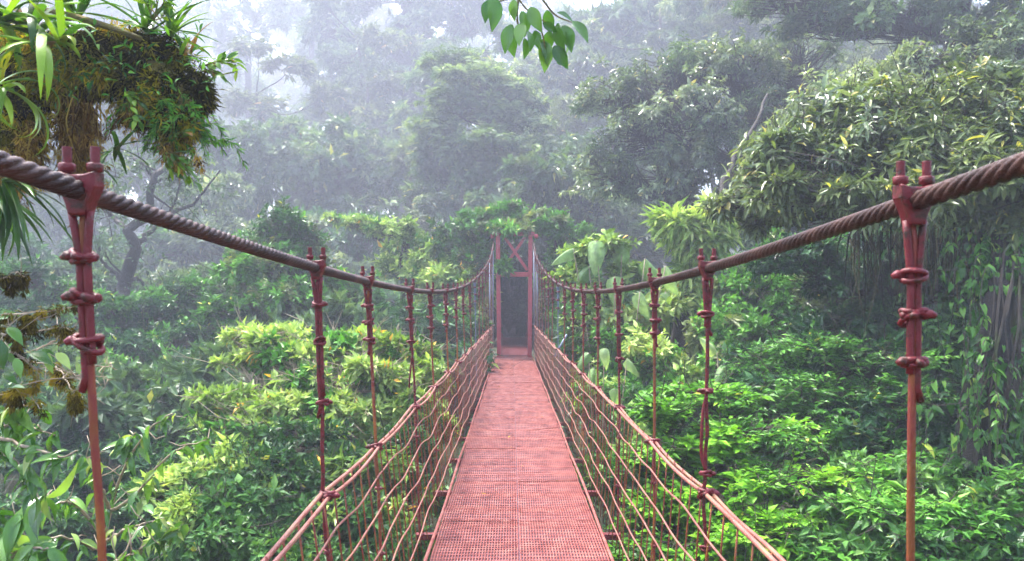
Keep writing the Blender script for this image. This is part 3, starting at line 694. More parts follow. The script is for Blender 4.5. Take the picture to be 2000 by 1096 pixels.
tree('tree', 'tall tree with thick bare trunk rising above the pale leaved crown', 'tree', b, [b, P(1890, 400, 21), P(1888, 200, 21), P(1880, 60, 21), P(1900, -150, 21)],
     [cl(1760, 40, 110, 50, 20, 170), cl(1640, 30, 110, 40, 20.5, 160), cl(1830, 10, 50, 40, 20.5, 60), cl(1985, 20, 90, 60, 20, 140), cl(1560, -20, 100, 50, 21, 120), cl(1700, -70, 130, 60, 21, 160), cl(1880, -100, 150, 70, 21, 180), cl(1800, 130, 60, 25, 20.5, 60)],
     dict(SPEC['mid'], L=.19), 'mist', bark='darkbark', r0=.42, r1=.25, seed=7, drop=.42)
b = base_at(2010, 19)
tree('tree', 'tall straight trunk at the extreme right behind the pale leaved crown', 'tree', b, [b, P(2000, 300, 19), P(1995, 100, 19), P(1998, -100, 19)],
     [cl(2040, 60, 80, 80, 18.5, 150), cl(2080, -40, 120, 60, 19, 150), cl(1980, -90, 100, 40, 19, 120)], dict(SPEC['mid'], L=.19), 'mist', bark='darkbark', r0=.3, r1=.2, seed=8)
b = base_at(1480, 13)
tree('shrub', 'grey green thicket bush under the forked tree behind the lime shrub', 'shrub', b, [b, P(1480, 700, 13), P(1475, 620, 13)],
     [cl(1470, 560, 80, 45, 13, 170), cl(1560, 590, 80, 45, 13, 170), cl(1500, 640, 90, 45, 12.4, 190), cl(1410, 650, 70, 45, 12.4, 150), cl(1600, 520, 90, 45, 13.5, 170), cl(1430, 720, 80, 40, 12, 150), cl(1530, 500, 70, 40, 14, 140), cl(1640, 580, 80, 50, 13, 150), cl(1720, 620, 80, 40, 12.5, 130)],
     'dark', 'fresh', r0=.1, seed=9, drop=.36, up=-.5, fat=1.3, alt=('mid', 'gloss'))
b = base_at(1250, 13)
tree('shrub', 'deep green bush along the right railing before the gate', 'shrub', b, [b, P(1240, 780, 12.8), P(1240, 700, 12.6)],
     [cl(1230, 690, 70, 50, 12.6, 150), cl(1170, 720, 60, 50, 13, 120), cl(1290, 720, 60, 50, 12.2, 130), cl(1180, 790, 60, 50, 12, 120), cl(1260, 790, 70, 45, 11.6, 140), cl(1340, 780, 60, 45, 11.4, 120), cl(1140, 660, 45, 40, 14, 80), cl(1230, 860, 60, 50, 10.8, 120), cl(1200, 930, 60, 50, 10, 110)],
     'dark', 'fresh', r0=.09, seed=10, drop=.36, up=-.5, fat=1.2, alt=('mid', 'yellow'))
# epiphyte trunk right of the giant leaves
b = base_at(1345, 14)
tree('tree', 'slender leaning trunk hung with clumps of narrow epiphyte leaves, behind the giant leaved plant', 'tree', b, [b, P(1330, 640, 14), P(1345, 520, 14), P(1400, 420, 14.4), P(1425, 330, 14.8), P(1470, 250, 15.2), P(1500, 180, 15.6)],
     [cl(1370, 480, 40, 34, 13.8, 90), cl(1330, 440, 40, 34, 13.8, 80), cl(1400, 430, 35, 34, 13.8, 80), cl(1320, 590, 30, 34, 13.8, 50), cl(1345, 540, 30, 30, 13.8, 50)],
     dict(SPEC['mid'], L=.28, W=.18, sag=.45, T=L3, n=10), 'yellow', bark='darkbark', r0=.15, r1=.025, seed=11, crown_name='epiphyte_leaves')

# giant leaved plant by the gate
def big_plant(base, items, name, label, cat, mat, stem='palebark', ratio=.55, seed=0, T=LB, group=None):
    t = thing(name, label, cat, base, group); w = MB(); rng = np.random.default_rng(seed)
    for (tip, d, L) in items:
        q0 = base + rng.normal(0, .05, 3) * [1, 1, 0]
        w.tube(curve([q0, (q0 + tip) / 2 + [0, 0, .15], tip], 10), np.linspace(.02, .009, 10) * min(1.0, L * 1.5 + .3), 6)
        lf = MB()
        leaves(lf, big_T(int(rng.integers(0, 99)), droop=rng.uniform(.3, .8), roof=rng.uniform(.2, .9)), np.array([tip]), np.array([d], float), np.array([[0, -.75, .8]]) + rng.normal(0, .15, (1, 3)), np.array([L]), np.array([L * ratio]), np.array([np.clip(rng.normal(.5, .25), 0, 1)]))
        lf.build('leaf', M[mat], t, origin=base)
    w.build('stem', M[stem], t, origin=base)
    return t
b = base_at(1200, 13.2)
it = []
rng = np.random.default_rng(12)
for px, py, dx, dz, L in ((1165, 470, -.12, -1, .62), (1215, 470, .12, -1, .64), (1120, 485, -.9, -.15, .42), (1150, 520, -.7, -.7, .5), (1260, 505, .8, -.7, .62), (1300, 520, .6, -1, .55), (1200, 540, .1, -1, .6), (1250, 570, .5, -.9, .5), (1180, 600, -.2, -1, .5), (1300, 570, .5, -1, .5)):
    it.append((P(px, py, 13 + rng.normal(0, .25)), (dx, -.35, dz), L * .92))
big_plant(b, it, 'giant_leaf_plant', 'plant with giant pale green hanging leaves rising right of the gate', 'plant', 'bigleaf', seed=1)
tree('shrub', 'light green shrub of small rounded leaves around the giant leaved plant', 'shrub', base_at(1150, 13.6), [base_at(1150, 13.6), P(1150, 640, 13.6), P(1150, 520, 13.5)],
     [cl(1130, 490, 45, 16, 13.5, 60), cl(1180, 475, 50, 14, 13.4, 60), cl(1105, 540, 26, 20, 13.6, 40), cl(1225, 540, 50, 30, 13.6, 60), cl(1150, 570, 50, 30, 13.4, 70), cl(1200, 620, 60, 40, 13.2, 90), cl(1280, 600, 50, 40, 13.2, 80)],
     dict(SPEC['mid'], L=.115, W=.5, n=10, T=L3), 'yellow', r0=.05, r1=.02, seed=13)
b = base_at(1180, 11)
it = []
for px, py, dx, dz, L in ((1160, 720, -.3, -1, .40), (1200, 760, .3, -1, .36), (1150, 690, -.7, -.6, .34), (1420, 690, .5, -.6, .30), (1225, 700, .8, -.6, .36), (1180, 680, .1, -.7, .34)):
    if px < 1400: it.append((P(px, py, 10.6 + rng.normal(0, .2)), (dx, -.4, dz), L * .75))
big_plant(b, it, 'broad_leaf_plant', 'low plant with a few broad drooping leaves just outside the right railing', 'plant', 'bigleaf', seed=2)
b = base_at(1440, 10.5)
it = [(P(px, py, 10.3 + rng.normal(0, .15)), (dx, -.4, dz), L) for px, py, dx, dz, L in ((1400, 690, -.6, .7, .32), (1450, 720, .5, -.7, .34), (1470, 690, .8, -.4, .30), (1430, 700, .1, -1, .34), (1415, 715, -.6, -.8, .30))]
big_plant(b, it, 'broad_leaf_plant', 'broad leaved plant poking out above the lime shrub', 'plant', 'bigleaf', seed=3)

# --- left side --------------------------------------------------------
b = base_at(640, 9.6)
tree('shrub', 'yellow green shrub with flat tiers of bright leaf rosettes left of the bridge', 'shrub', b, [b, P(640, 900, 9.4), P(640, 760, 9.2)],
     [cl(520, 655, 75, 14, 10, 130), cl(600, 690, 90, 20, 9.8, 200), cl(690, 672, 90, 22, 10, 210), cl(790, 690, 70, 26, 10, 170), cl(750, 735, 90, 28, 9.5, 220), cl(640, 740, 90, 24, 9.4, 200), cl(830, 750, 40, 40, 9.6, 110),
      cl(470, 775, 75, 16, 9.2, 140), cl(560, 790, 95, 24, 9, 230), cl(450, 820, 70, 18, 9, 120), cl(660, 800, 70, 26, 9, 150), cl(530, 830, 90, 22, 8.8, 170), cl(790, 800, 70, 34, 9.2, 170), cl(740, 830, 50, 26, 9, 100), cl(560, 715, 60, 16, 9.8, 110), cl(480, 700, 50, 10, 10, 60)],
     'tier', 'yellow', bark='palebark', r0=.11, seed=20, up=-.1, shell=.25, drop=.33, fat=1.1, alt=('dark', 'fresh'))
b = base_at(560, 8.4)
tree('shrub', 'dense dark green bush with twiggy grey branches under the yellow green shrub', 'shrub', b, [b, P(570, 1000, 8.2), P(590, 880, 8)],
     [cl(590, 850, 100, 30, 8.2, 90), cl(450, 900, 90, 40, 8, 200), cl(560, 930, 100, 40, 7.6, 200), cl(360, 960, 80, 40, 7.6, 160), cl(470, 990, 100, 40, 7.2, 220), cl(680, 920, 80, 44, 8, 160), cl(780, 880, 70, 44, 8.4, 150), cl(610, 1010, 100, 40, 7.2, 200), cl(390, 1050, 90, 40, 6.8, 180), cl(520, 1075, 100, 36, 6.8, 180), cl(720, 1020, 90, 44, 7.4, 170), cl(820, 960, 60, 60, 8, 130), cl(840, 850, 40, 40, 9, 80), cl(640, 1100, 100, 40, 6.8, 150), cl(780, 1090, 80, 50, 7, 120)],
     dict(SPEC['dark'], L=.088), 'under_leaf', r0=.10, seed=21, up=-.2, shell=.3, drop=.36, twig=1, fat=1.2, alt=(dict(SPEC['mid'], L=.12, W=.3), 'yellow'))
b = base_at(150, 12)
tree('shrub', 'low dark bush on the slope at the left edge behind the mossy twigs', 'shrub', b, [b, P(150, 900, 11.8), P(150, 830, 11.6)],
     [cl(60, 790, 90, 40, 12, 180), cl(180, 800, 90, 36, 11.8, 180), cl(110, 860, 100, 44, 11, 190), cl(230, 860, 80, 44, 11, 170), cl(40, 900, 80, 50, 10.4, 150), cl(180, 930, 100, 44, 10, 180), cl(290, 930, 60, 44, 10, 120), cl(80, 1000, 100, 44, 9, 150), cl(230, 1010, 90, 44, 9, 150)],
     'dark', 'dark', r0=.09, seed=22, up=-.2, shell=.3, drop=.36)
b = base_at(350, 13)
tree('shrub', 'flat topped green bush between the left rope hangers on the slope', 'shrub', b, [b, P(340, 880, 12.8), P(330, 810, 12.6)],
     [cl(280, 770, 90, 26, 12.6, 200), cl(380, 790, 70, 30, 12.4, 160), cl(240, 810, 80, 26, 12.2, 150), cl(330, 830, 90, 30, 11.8, 180), cl(420, 850, 60, 34, 11.6, 120), cl(340, 890, 90, 34, 11, 150), cl(420, 720, 60, 24, 13.5, 100)],
     'dark', 'fresh', r0=.09, seed=23, up=-.2, shell=.3, drop=.36)

def at_ground(px, d, top_py, seed, label, clumps, spec='dark', mat='dark', name='shrub', cat='shrub', **k):
    k.setdefault('up', -.6); k.setdefault('fat', 1.25); k.setdefault('alt', ('mid', {'dark': 'fresh', 'fresh': 'gloss', 'mist': 'gloss', 'yellow': 'fresh'}.get(mat, 'mist')))
    b = base_at(px, d)
    return tree(name, label, cat, b, [b, (b + P(px, top_py, d)) / 2 + [.1, 0, 0], P(px, top_py, d)], clumps, spec, mat, seed=seed, **k)
at_ground(545, 17, 480, 24, 'rounded light green tree in thin mist behind the left cable', [cl(545, 440, 50, 36, 17, 150), cl(510, 480, 50, 36, 17, 150), cl(590, 480, 50, 36, 17, 150), cl(540, 520, 70, 36, 16.5, 180), cl(480, 540, 50, 36, 16.5, 130), cl(620, 550, 60, 36, 17, 130), cl(560, 580, 80, 36, 16, 170), cl(460, 600, 60, 34, 16, 120)],
          dict(SPEC['mid'], L=.13), 'fresh', 'tree', 'tree', r0=.12)
at_ground(370, 17, 620, 25, 'dark leafy tree low on the misty slope between the left hangers', [cl(370, 590, 70, 40, 17, 160), cl(300, 620, 60, 44, 16.5, 150), cl(430, 640, 60, 40, 16, 140), cl(350, 670, 80, 40, 15.5, 170), cl(270, 700, 60, 40, 15, 130), cl(420, 710, 60, 30, 15, 110), cl(470, 660, 60, 40, 16, 120), cl(350, 730, 60, 30, 14.5, 110)], 'mid', 'dark', 'tree', 'tree', r0=.13)
at_ground(90, 16, 560, 26, 'dim dark bush in mist at the left edge below the mossy branch', [cl(60, 560, 80, 50, 16, 170), cl(140, 600, 70, 50, 16, 160), cl(40, 640, 90, 50, 15.5, 170), cl(160, 680, 80, 50, 15, 160), cl(70, 710, 90, 50, 14.5, 160), cl(200, 730, 70, 40, 14, 120), cl(230, 620, 50, 44, 16, 100)], 'mid', 'dark', r0=.13)
at_ground(700, 18, 620, 27, 'dim rounded bush in mist behind the yellow green shrub', [cl(690, 590, 70, 40, 18, 150), cl(760, 620, 60, 44, 18, 130), cl(640, 630, 60, 40, 17, 130), cl(830, 640, 60, 44, 18, 130), cl(890, 660, 50, 50, 17, 120), cl(720, 660, 80, 36, 16, 140)], 'mid', 'dark', r0=.13)

# gnarled tree in the mist
b = base_at(235, 20)
gt = thing('tree', 'gnarled nearly bare tree with crooked branches standing in mist below the mossy branch', 'tree', b)
w = MB()
paths = [([(235, 760), (238, 640), (240, 560), (265, 490), (250, 450), (290, 420), (300, 350), (330, 320)], .22, .06),
         ([(262, 490), (285, 460), (330, 420), (380, 395), (430, 330)], .09, .02), ([(250, 450), (215, 420), (190, 395), (170, 350)], .07, .02),
         ([(240, 560), (270, 545), (300, 590), (310, 620)], .06, .02), ([(240, 550), (200, 510), (190, 470)], .06, .02), ([(300, 350), (280, 320), (260, 310)], .05, .015), ([(330, 420), (350, 370), (345, 330)], .04, .012), ([(215, 420), (225, 380), (215, 350)], .04, .012), ([(300, 355), (350, 345), (390, 350)], .04, .012)]
rng = np.random.default_rng(3); tp = []
for pts, a, c in paths:
    q = np.array([P(px, py, 20 + rng.normal(0, .3)) for px, py in pts]); q[0] = q[0] if pts[0][1] < 700 else b
    cu = curve(q, 26) + rng.normal(0, .02, (26, 3)); w.tube(cu, np.linspace(a, c, 26), 8); tp += list(cu[10::2])
    for i in range(8, 26, 3):
        e = cu[i] + rng.normal(0, .5, 3) + [0, 0, .3]; w.tube(curve([cu[i], (cu[i] + e) / 2 + rng.normal(0, .1, 3), e], 6), np.linspace(c * .6, .006, 6), 4); tp.append(e)
w.build('trunk', M['darkbark'], gt, origin=b)
lf = MB(); tp = np.array(tp); tp = np.repeat(tp, 3, 0) + rng.normal(0, .15, (len(tp) * 3, 3))
sprays(lf, tp, rng.normal(0, 1, tp.shape) + [0, 0, .6], dict(SPEC['mid'], n=7, L=.14), rng)
lf.build('crown', M['mist'], gt, origin=b, smooth=False)

# --- around the gate ------------------------------------------------
at_ground(780, 21.5, 470, 30, 'yellowish shrub with a long leafy arm reaching left of the gate', [cl(690, 432, 55, 10, 22, 70), cl(760, 445, 50, 14, 21.5, 90), cl(800, 480, 50, 22, 21.5, 120), cl(850, 500, 50, 26, 21, 140), cl(880, 535, 55, 26, 20.5, 140), cl(830, 540, 50, 26, 21, 120), cl(930, 555, 40, 24, 20, 100), cl(770, 520, 40, 26, 22, 90), cl(910, 600, 50, 30, 20, 120), cl(860, 590, 50, 30, 20.5, 110)],
          dict(SPEC['mid'], L=.17, n=10), 'yellow', r0=.10, drop=.36)
at_ground(930, 20.8, 470, 31, 'leafy tree overhanging the left post of the gate', [cl(930, 440, 50, 30, 20.6, 150), cl(985, 448, 45, 16, 19.8, 110), cl(880, 460, 50, 30, 21, 130), cl(950, 500, 36, 26, 20.2, 100), cl(985, 520, 12, 12, 19.35, 26), cl(1000, 448, 40, 5, 19.5, 26), cl(915, 505, 40, 26, 20.5, 100), cl(1000, 415, 50, 16, 20.8, 90)],
          dict(SPEC['mid'], L=.15), 'fresh', 'tree', 'tree', r0=.10, drop=.36)
at_ground(1085, 21, 470, 32, 'bushy tree crowding the right post of the gate', [cl(1070, 440, 50, 26, 21, 140), cl(1110, 480, 45, 36, 21.5, 140), cl(1090, 540, 40, 36, 21, 120), cl(1130, 560, 45, 36, 20, 120), cl(1120, 620, 45, 36, 19, 110), cl(1150, 500, 50, 36, 22, 120), cl(1080, 600, 26, 36, 20.6, 80), cl(1110, 670, 40, 40, 18, 90)],
          dict(SPEC['mid'], L=.15), 'fresh', 'tree', 'tree', r0=.10, drop=.36)
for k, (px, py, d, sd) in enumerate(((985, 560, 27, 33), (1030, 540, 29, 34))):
    at_ground(px + (-30 if k == 0 else 40), d, py - 30, sd, ('dark tree closing the forest path behind the gate' , 'shade coloured tree at the end of the forest path, deepest behind the gate')[k],
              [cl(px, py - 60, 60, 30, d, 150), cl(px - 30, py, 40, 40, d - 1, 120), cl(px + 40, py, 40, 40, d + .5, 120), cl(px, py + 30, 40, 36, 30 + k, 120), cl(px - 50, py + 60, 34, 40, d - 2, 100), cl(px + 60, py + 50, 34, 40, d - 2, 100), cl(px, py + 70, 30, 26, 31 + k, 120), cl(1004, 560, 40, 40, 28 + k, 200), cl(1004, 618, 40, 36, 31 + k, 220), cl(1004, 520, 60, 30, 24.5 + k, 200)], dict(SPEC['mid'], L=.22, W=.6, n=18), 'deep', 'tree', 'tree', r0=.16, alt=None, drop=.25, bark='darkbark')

# --- mid distance trees -----------------------------------------------
MIDT = [
 # px, d, trunk top py, clumps(list of px,py,rx,ry), mat, label
 (950, 31, 250, [(880, 120, 60, 14), (930, 150, 70, 14), (990, 175, 70, 14), (870, 190, 60, 14), (940, 215, 80, 14), (1010, 240, 60, 14), (850, 240, 60, 16), (960, 270, 80, 16), (1030, 205, 40, 10), (900, 290, 60, 16), (1040, 290, 50, 18)], 'layer', 'pale', 'misty tree with pale drooping layers of foliage above the gate'),
 (1090, 27, 330, [(1060, 330, 60, 30), (1120, 300, 60, 30), (1160, 370, 60, 34), (1080, 400, 60, 30), (1130, 420, 60, 34), (1030, 390, 50, 30), (1190, 420, 50, 34), (1100, 350, 50, 30), (1060, 440, 50, 24)], 'far', 'mist', 'grey green tree in mist just above and right of the gate'),
 (900, 30, 350, [(880, 350, 60, 36), (940, 340, 50, 36), (840, 400, 50, 36), (910, 410, 60, 36), (980, 380, 50, 36), (860, 300, 50, 30), (960, 420, 50, 30)], 'far', 'mist', 'grey green tree in mist above and left of the gate'),
 (660, 31, 330, [(640, 280, 70, 36), (710, 300, 60, 36), (590, 320, 60, 36), (660, 350, 80, 36), (730, 370, 60, 36), (600, 390, 60, 36), (680, 410, 70, 36), (560, 270, 50, 30)], 'far', 'mist', 'rounded misty tree above the left cable, left of the great trunk'),
 (420, 28, 350, [(390, 270, 60, 36), (450, 290, 60, 36), (400, 340, 70, 36), (470, 360, 60, 36), (350, 380, 60, 36), (430, 410, 70, 36), (490, 310, 40, 36), (340, 310, 50, 36)], 'far', 'mist', 'pale misty tree right of the mossy branch and above the left cable'),
 (120, 30, 380, [(80, 420, 80, 40), (160, 400, 70, 40), (220, 330, 70, 40), (60, 350, 80, 40), (140, 460, 80, 40), (20, 470, 70, 40)], 'far', 'mist', 'dim tree in thick mist behind the gnarled bare tree'),
 (690, 25, 470, [(650, 460, 60, 36), (720, 470, 60, 36), (680, 520, 70, 36), (750, 530, 60, 36), (620, 510, 50, 30), (790, 560, 50, 36), (700, 560, 60, 30)], 'far', 'dark', 'dark tree in mist between the gate and the left hangers'),
 (260, 24, 480, [(190, 500, 60, 36), (260, 520, 60, 36), (330, 500, 60, 36), (390, 530, 60, 36), (220, 560, 70, 36), (310, 570, 70, 36), (440, 510, 40, 36)], 'far', 'dark', 'dark bushy tree low in the mist at the foot of the gnarled tree'),
 (1250, 24, 330, [(1230, 420, 60, 36), (1180, 460, 50, 36), (1290, 460, 60, 36), (1240, 500, 60, 36), (1310, 400, 50, 36), (1340, 480, 50, 36), (1380, 540, 50, 36)], 'far', 'mist', 'grey green tree behind the giant leaved plant'),
 (1580, 22, 420, [(1540, 440, 60, 36), (1600, 470, 60, 36), (1480, 450, 60, 36), (1520, 510, 60, 36), (1620, 400, 60, 36), (1680, 520, 60, 36), (1460, 380, 50, 36), (1740, 470, 60, 36), (1800, 520, 60, 40)], 'far', 'mist', 'shaded tree behind the hanging roots of the pale leaved tree'),
 (1240, 38, 60, [(1180, 60, 70, 34), (1260, 40, 70, 34), (1330, 70, 70, 34), (1400, 40, 70, 34), (1150, 120, 60, 34), (1230, 110, 70, 30), (1120, 180, 60, 30), (1460, 70, 70, 34), (1300, 0, 80, 30)], 'far', 'mist', 'faint tall tree in cloud behind the forked leaning tree'),
]
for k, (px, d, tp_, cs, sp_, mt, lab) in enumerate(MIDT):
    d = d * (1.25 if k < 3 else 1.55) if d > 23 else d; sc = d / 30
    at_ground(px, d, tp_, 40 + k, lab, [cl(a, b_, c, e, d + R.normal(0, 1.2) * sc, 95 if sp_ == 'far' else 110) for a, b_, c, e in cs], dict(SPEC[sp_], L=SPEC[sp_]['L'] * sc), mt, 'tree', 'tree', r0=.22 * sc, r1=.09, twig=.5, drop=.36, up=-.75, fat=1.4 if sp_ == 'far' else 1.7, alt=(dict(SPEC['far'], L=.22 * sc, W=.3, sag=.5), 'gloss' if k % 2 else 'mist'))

FILL = [(250, 300, 34), (330, 230, 40), (420, 420, 28), (560, 340, 36), (500, 235, 46), (620, 480, 27), (770, 340, 38), (720, 220, 48), (860, 430, 29), (820, 280, 42), (960, 340, 34), (1010, 250, 40), (930, 170, 46),
        (1080, 270, 36), (1130, 180, 42), (1200, 310, 31), (1180, 90, 46), (1290, 70, 40), (1400, 60, 36), (1500, 60, 33), (1590, 190, 30), (1570, 310, 26), (1660, 50, 36), (1480, 420, 24), (1330, 430, 27), (1780, 70, 32), (1950, 40, 30), (60, 300, 36), (150, 240, 42), (1100, 400, 30), (700, 130, 50), (1660, 160, 30)]
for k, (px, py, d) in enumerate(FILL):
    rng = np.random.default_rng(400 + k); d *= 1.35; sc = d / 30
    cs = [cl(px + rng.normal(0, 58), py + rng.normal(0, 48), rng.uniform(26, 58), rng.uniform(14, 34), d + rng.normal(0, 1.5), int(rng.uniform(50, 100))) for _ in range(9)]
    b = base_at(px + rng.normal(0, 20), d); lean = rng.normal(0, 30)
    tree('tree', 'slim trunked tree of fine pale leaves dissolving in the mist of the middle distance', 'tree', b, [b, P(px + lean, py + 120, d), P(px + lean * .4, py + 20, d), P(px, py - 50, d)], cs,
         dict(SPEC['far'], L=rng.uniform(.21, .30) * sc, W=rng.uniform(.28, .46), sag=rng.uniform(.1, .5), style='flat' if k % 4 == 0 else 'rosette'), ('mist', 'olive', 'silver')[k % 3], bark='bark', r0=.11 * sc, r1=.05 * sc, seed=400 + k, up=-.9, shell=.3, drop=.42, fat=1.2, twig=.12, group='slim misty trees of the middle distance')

# the great trunk
b = base_at(800, 76)
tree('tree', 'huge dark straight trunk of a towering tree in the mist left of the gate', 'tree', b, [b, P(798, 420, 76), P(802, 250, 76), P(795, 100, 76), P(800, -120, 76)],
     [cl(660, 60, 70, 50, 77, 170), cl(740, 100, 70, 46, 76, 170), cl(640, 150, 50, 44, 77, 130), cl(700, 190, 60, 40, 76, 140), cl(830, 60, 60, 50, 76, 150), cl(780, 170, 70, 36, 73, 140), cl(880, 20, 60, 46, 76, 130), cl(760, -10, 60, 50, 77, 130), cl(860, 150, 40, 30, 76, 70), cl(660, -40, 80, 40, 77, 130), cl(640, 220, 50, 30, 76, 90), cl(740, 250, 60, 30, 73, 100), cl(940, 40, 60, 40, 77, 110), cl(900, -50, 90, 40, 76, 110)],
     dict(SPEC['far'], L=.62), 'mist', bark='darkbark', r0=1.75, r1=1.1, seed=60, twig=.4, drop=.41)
# thin tall trees, upper left
for k, (px, d, lab, cs) in enumerate([
    (484, 42, 'tall thin faint tree with sparse crown in cloud beside the mossy branch', [(470, 60, 50, 40), (430, 30, 50, 30), (510, 10, 50, 30), (450, 130, 40, 30), (500, 190, 36, 30), (440, 200, 40, 30), (540, 40, 30, 24)]),
    (450, 52, 'faint thin trunk almost lost in cloud behind the sparse crowned tree', [(420, 90, 40, 30), (470, 160, 40, 26), (400, 20, 50, 34), (480, 240, 40, 30), (420, 180, 40, 26)]),
    (610, 46, 'faint tall tree framing the bright gap in the cloud', [(620, 40, 40, 40), (600, 110, 30, 26), (640, 100, 40, 36), (560, 10, 40, 20), (600, 230, 50, 30), (530, 230, 50, 26), (560, 260, 60, 26)]),
    (1010, 44, 'faint tall tree in cloud directly above the gate', [(960, 60, 60, 36), (1030, 40, 60, 36), (1070, 110, 50, 36), (1000, 120, 50, 30), (1090, 30, 50, 30), (1110, 220, 50, 30), (1060, 180, 50, 30), (980, -20, 70, 30)])]):
    d = d * 2.1
    at_ground(px, d, 60, 70 + k, lab, [cl(a, b_, c, e, d + R.normal(0, 1.5), 75) for a, b_, c, e in cs], dict(SPEC['far'], L=.6), 'mist', 'tree', 'tree', r0=.55, r1=.3, bark='darkbark', twig=.5, drop=.46)

# far trees, copies of a few kinds
def auto_tree(H, seed):
    rng = np.random.default_rng(seed); z0 = H * .35
    cs = []
    for k in range(17):
        a = rng.random() * 6.28; rr = H * .2 * math.sqrt(rng.random()); z = rng.uniform(z0, H * .95); rr *= 1.25 - .75 * (z - z0) / (H - z0)
        cs.append((np.array([rr * math.cos(a), rr * math.sin(a), z]), np.array([H * .10, H * .10, H * .055]) * rng.uniform(.8, 1.3), 62))
    return tree('tree', 'faint tall tree dissolving into the white cloud at the back of the forest', 'tree', np.zeros(3), [np.zeros(3), (.2, .1, H * .4), (-.1, .2, H * .9)], cs, dict(SPEC['far'], L=.42), 'mist', bark='darkbark', r0=.34, r1=.1, seed=seed, twig=.4, group='faint trees at the back of the forest', drop=.42)
protos = [auto_tree(H, 90 + k) for k, H in enumerate((15, 18, 21, 16))]
FAR = [(-60, 44, 1), (60, 40, 0), (180, 48, 2), (280, 41, 3), (360, 54, 1), (560, 62, 2), (690, 56, 1), (860, 48, 0), (930, 58, 2), (1060, 56, 1), (1130, 47, 3), (1200, 58, 2), (1330, 50, 0), (1420, 44, 1), (1540, 40, 2), (1640, 36, 3), (1720, 46, 1), (1830, 37, 0), (1950, 42, 2), (2060, 36, 1), (2140, 46, 3), (-160, 36, 3),
       (240, 60, 0), (470, 66, 3), (780, 64, 2), (1260, 68, 1), (1480, 60, 3), (1800, 58, 2)]
rng = np.random.default_rng(8)
for k, (px, d, q) in enumerate(FAR):
    d = d * 2.3
    o = protos[k] if k < 4 else copy_tree(protos[q])
    o.location = Vector(base_at(px, d)); o.rotation_euler[2] = rng.random() * 6.28; s_ = rng.uniform(1.7, 2.4); o.scale = (s_, s_, s_ * rng.uniform(.9, 1.15))

# low bushes on the far bank, copies
def auto_bush(seed, mat):
    rng = np.random.default_rng(seed); cs = []
    for k in range(9):
        a = rng.random() * 6.28; rr = 1.1 * math.sqrt(rng.random())
        cs.append((np.array([rr * math.cos(a), rr * math.sin(a), rng.uniform(.5, 2.0)]), np.array([.8, .8, .45]) * rng.uniform(.8, 1.2), 80))
    return tree('shrub', 'rounded understorey bush half hidden in the misty thicket', 'shrub', np.zeros(3), [np.zeros(3), (.05, .02, .7), (0, .1, 1.4)], cs, dict(SPEC['mid'], L=.18), mat, r0=.08, r1=.03, seed=seed, twig=.5, group='understorey bushes in the misty thicket')
bp = [auto_bush(120, 'dark'), auto_bush(121, 'mist'), auto_bush(122, 'dark')]
BUSH = []
rng = np.random.default_rng(17)
while len(BUSH) < 75:
    d = rng.uniform(11, 36); px = rng.uniform(-250, 2250); x = d * (px - VX) / F
    if abs(x) < 2.4 and d < 31: continue
    BUSH.append((x, d))
for k, (x, y) in enumerate(BUSH):
    o = bp[k] if k < 3 else copy_tree(bp[k % 3])
    o.location = (x, y, float(ground(x, y)) - .1); o.rotation_euler[2] = rng.random() * 6.28; s_ = rng.uniform(.8, 1.5); o.scale = (s_, s_, s_ * rng.uniform(.8, 1.2))

# undergrowth: countless ground leaves
ug = MB(); rng = np.random.default_rng(31); n = 42000
y = rng.uniform(3, 42, n) ; x = (rng.uniform(-1.0, 1.0, n)) * (y * .78 + 2)
k = (np.abs(x) > .9) | (y < GATE - 1); x, y = x[k], y[k]; n = len(x)
pos = np.stack([x, y, ground(x, y) + rng.random(n) * .35], -1)
dr = rng.normal(0, 1, (n, 3)); dr[:, 2] = np.abs(dr[:, 2]) * .5
leaves(ug, LT, pos, dr, np.array([0, 0, 1.0]) + rng.normal(0, .3, (n, 3)), .12 + .2 * rng.random(n), .06 + .07 * rng.random(n), np.clip(rng.normal(.4, .2, n), 0, .95))
tag(ug.build('undergrowth', M['dark'], smooth=False), 'dark leafy undergrowth covering the forest floor and ravine', 'undergrowth', kind='stuff')

# ------------------------------------------------------------------ NEAR LEFT: mossy branch with epiphytes
D0 = 2.8
b = P(-60, 120, D0 + .1)
br = thing('mossy_branch', 'thick mossy overhanging branch at the top left, loaded with small plants', 'branch', b)
rng = np.random.default_rng(41)
w = MB()
spine = curve([P(-120, 200, 3.0), P(30, 130, 2.95), P(150, 95, 2.9), P(260, 120, 2.8), P(340, 170, 2.75), P(370, 215, 2.7)], 26)
w.tube(spine, np.linspace(.085, .03, 26) * (1 + .15 * rng.random(26)), 10)
sub = [curve([P(70, 20, 2.75), P(150, 35, 2.7), P(220, 55, 2.65), P(275, 75, 2.62)], 14), curve([P(330, 175, 2.75), P(335, 250, 2.7), P(330, 300, 2.7)], 12), curve([P(60, 130, 2.9), P(50, 220, 2.9), P(30, 300, 2.9)], 12)]
for q, r_ in zip(sub, (.016, .016, .03)): w.tube(q, np.linspace(r_, r_ * .5, len(q)), 7)
w.build('limb', M['mossbark'], br, origin=b)
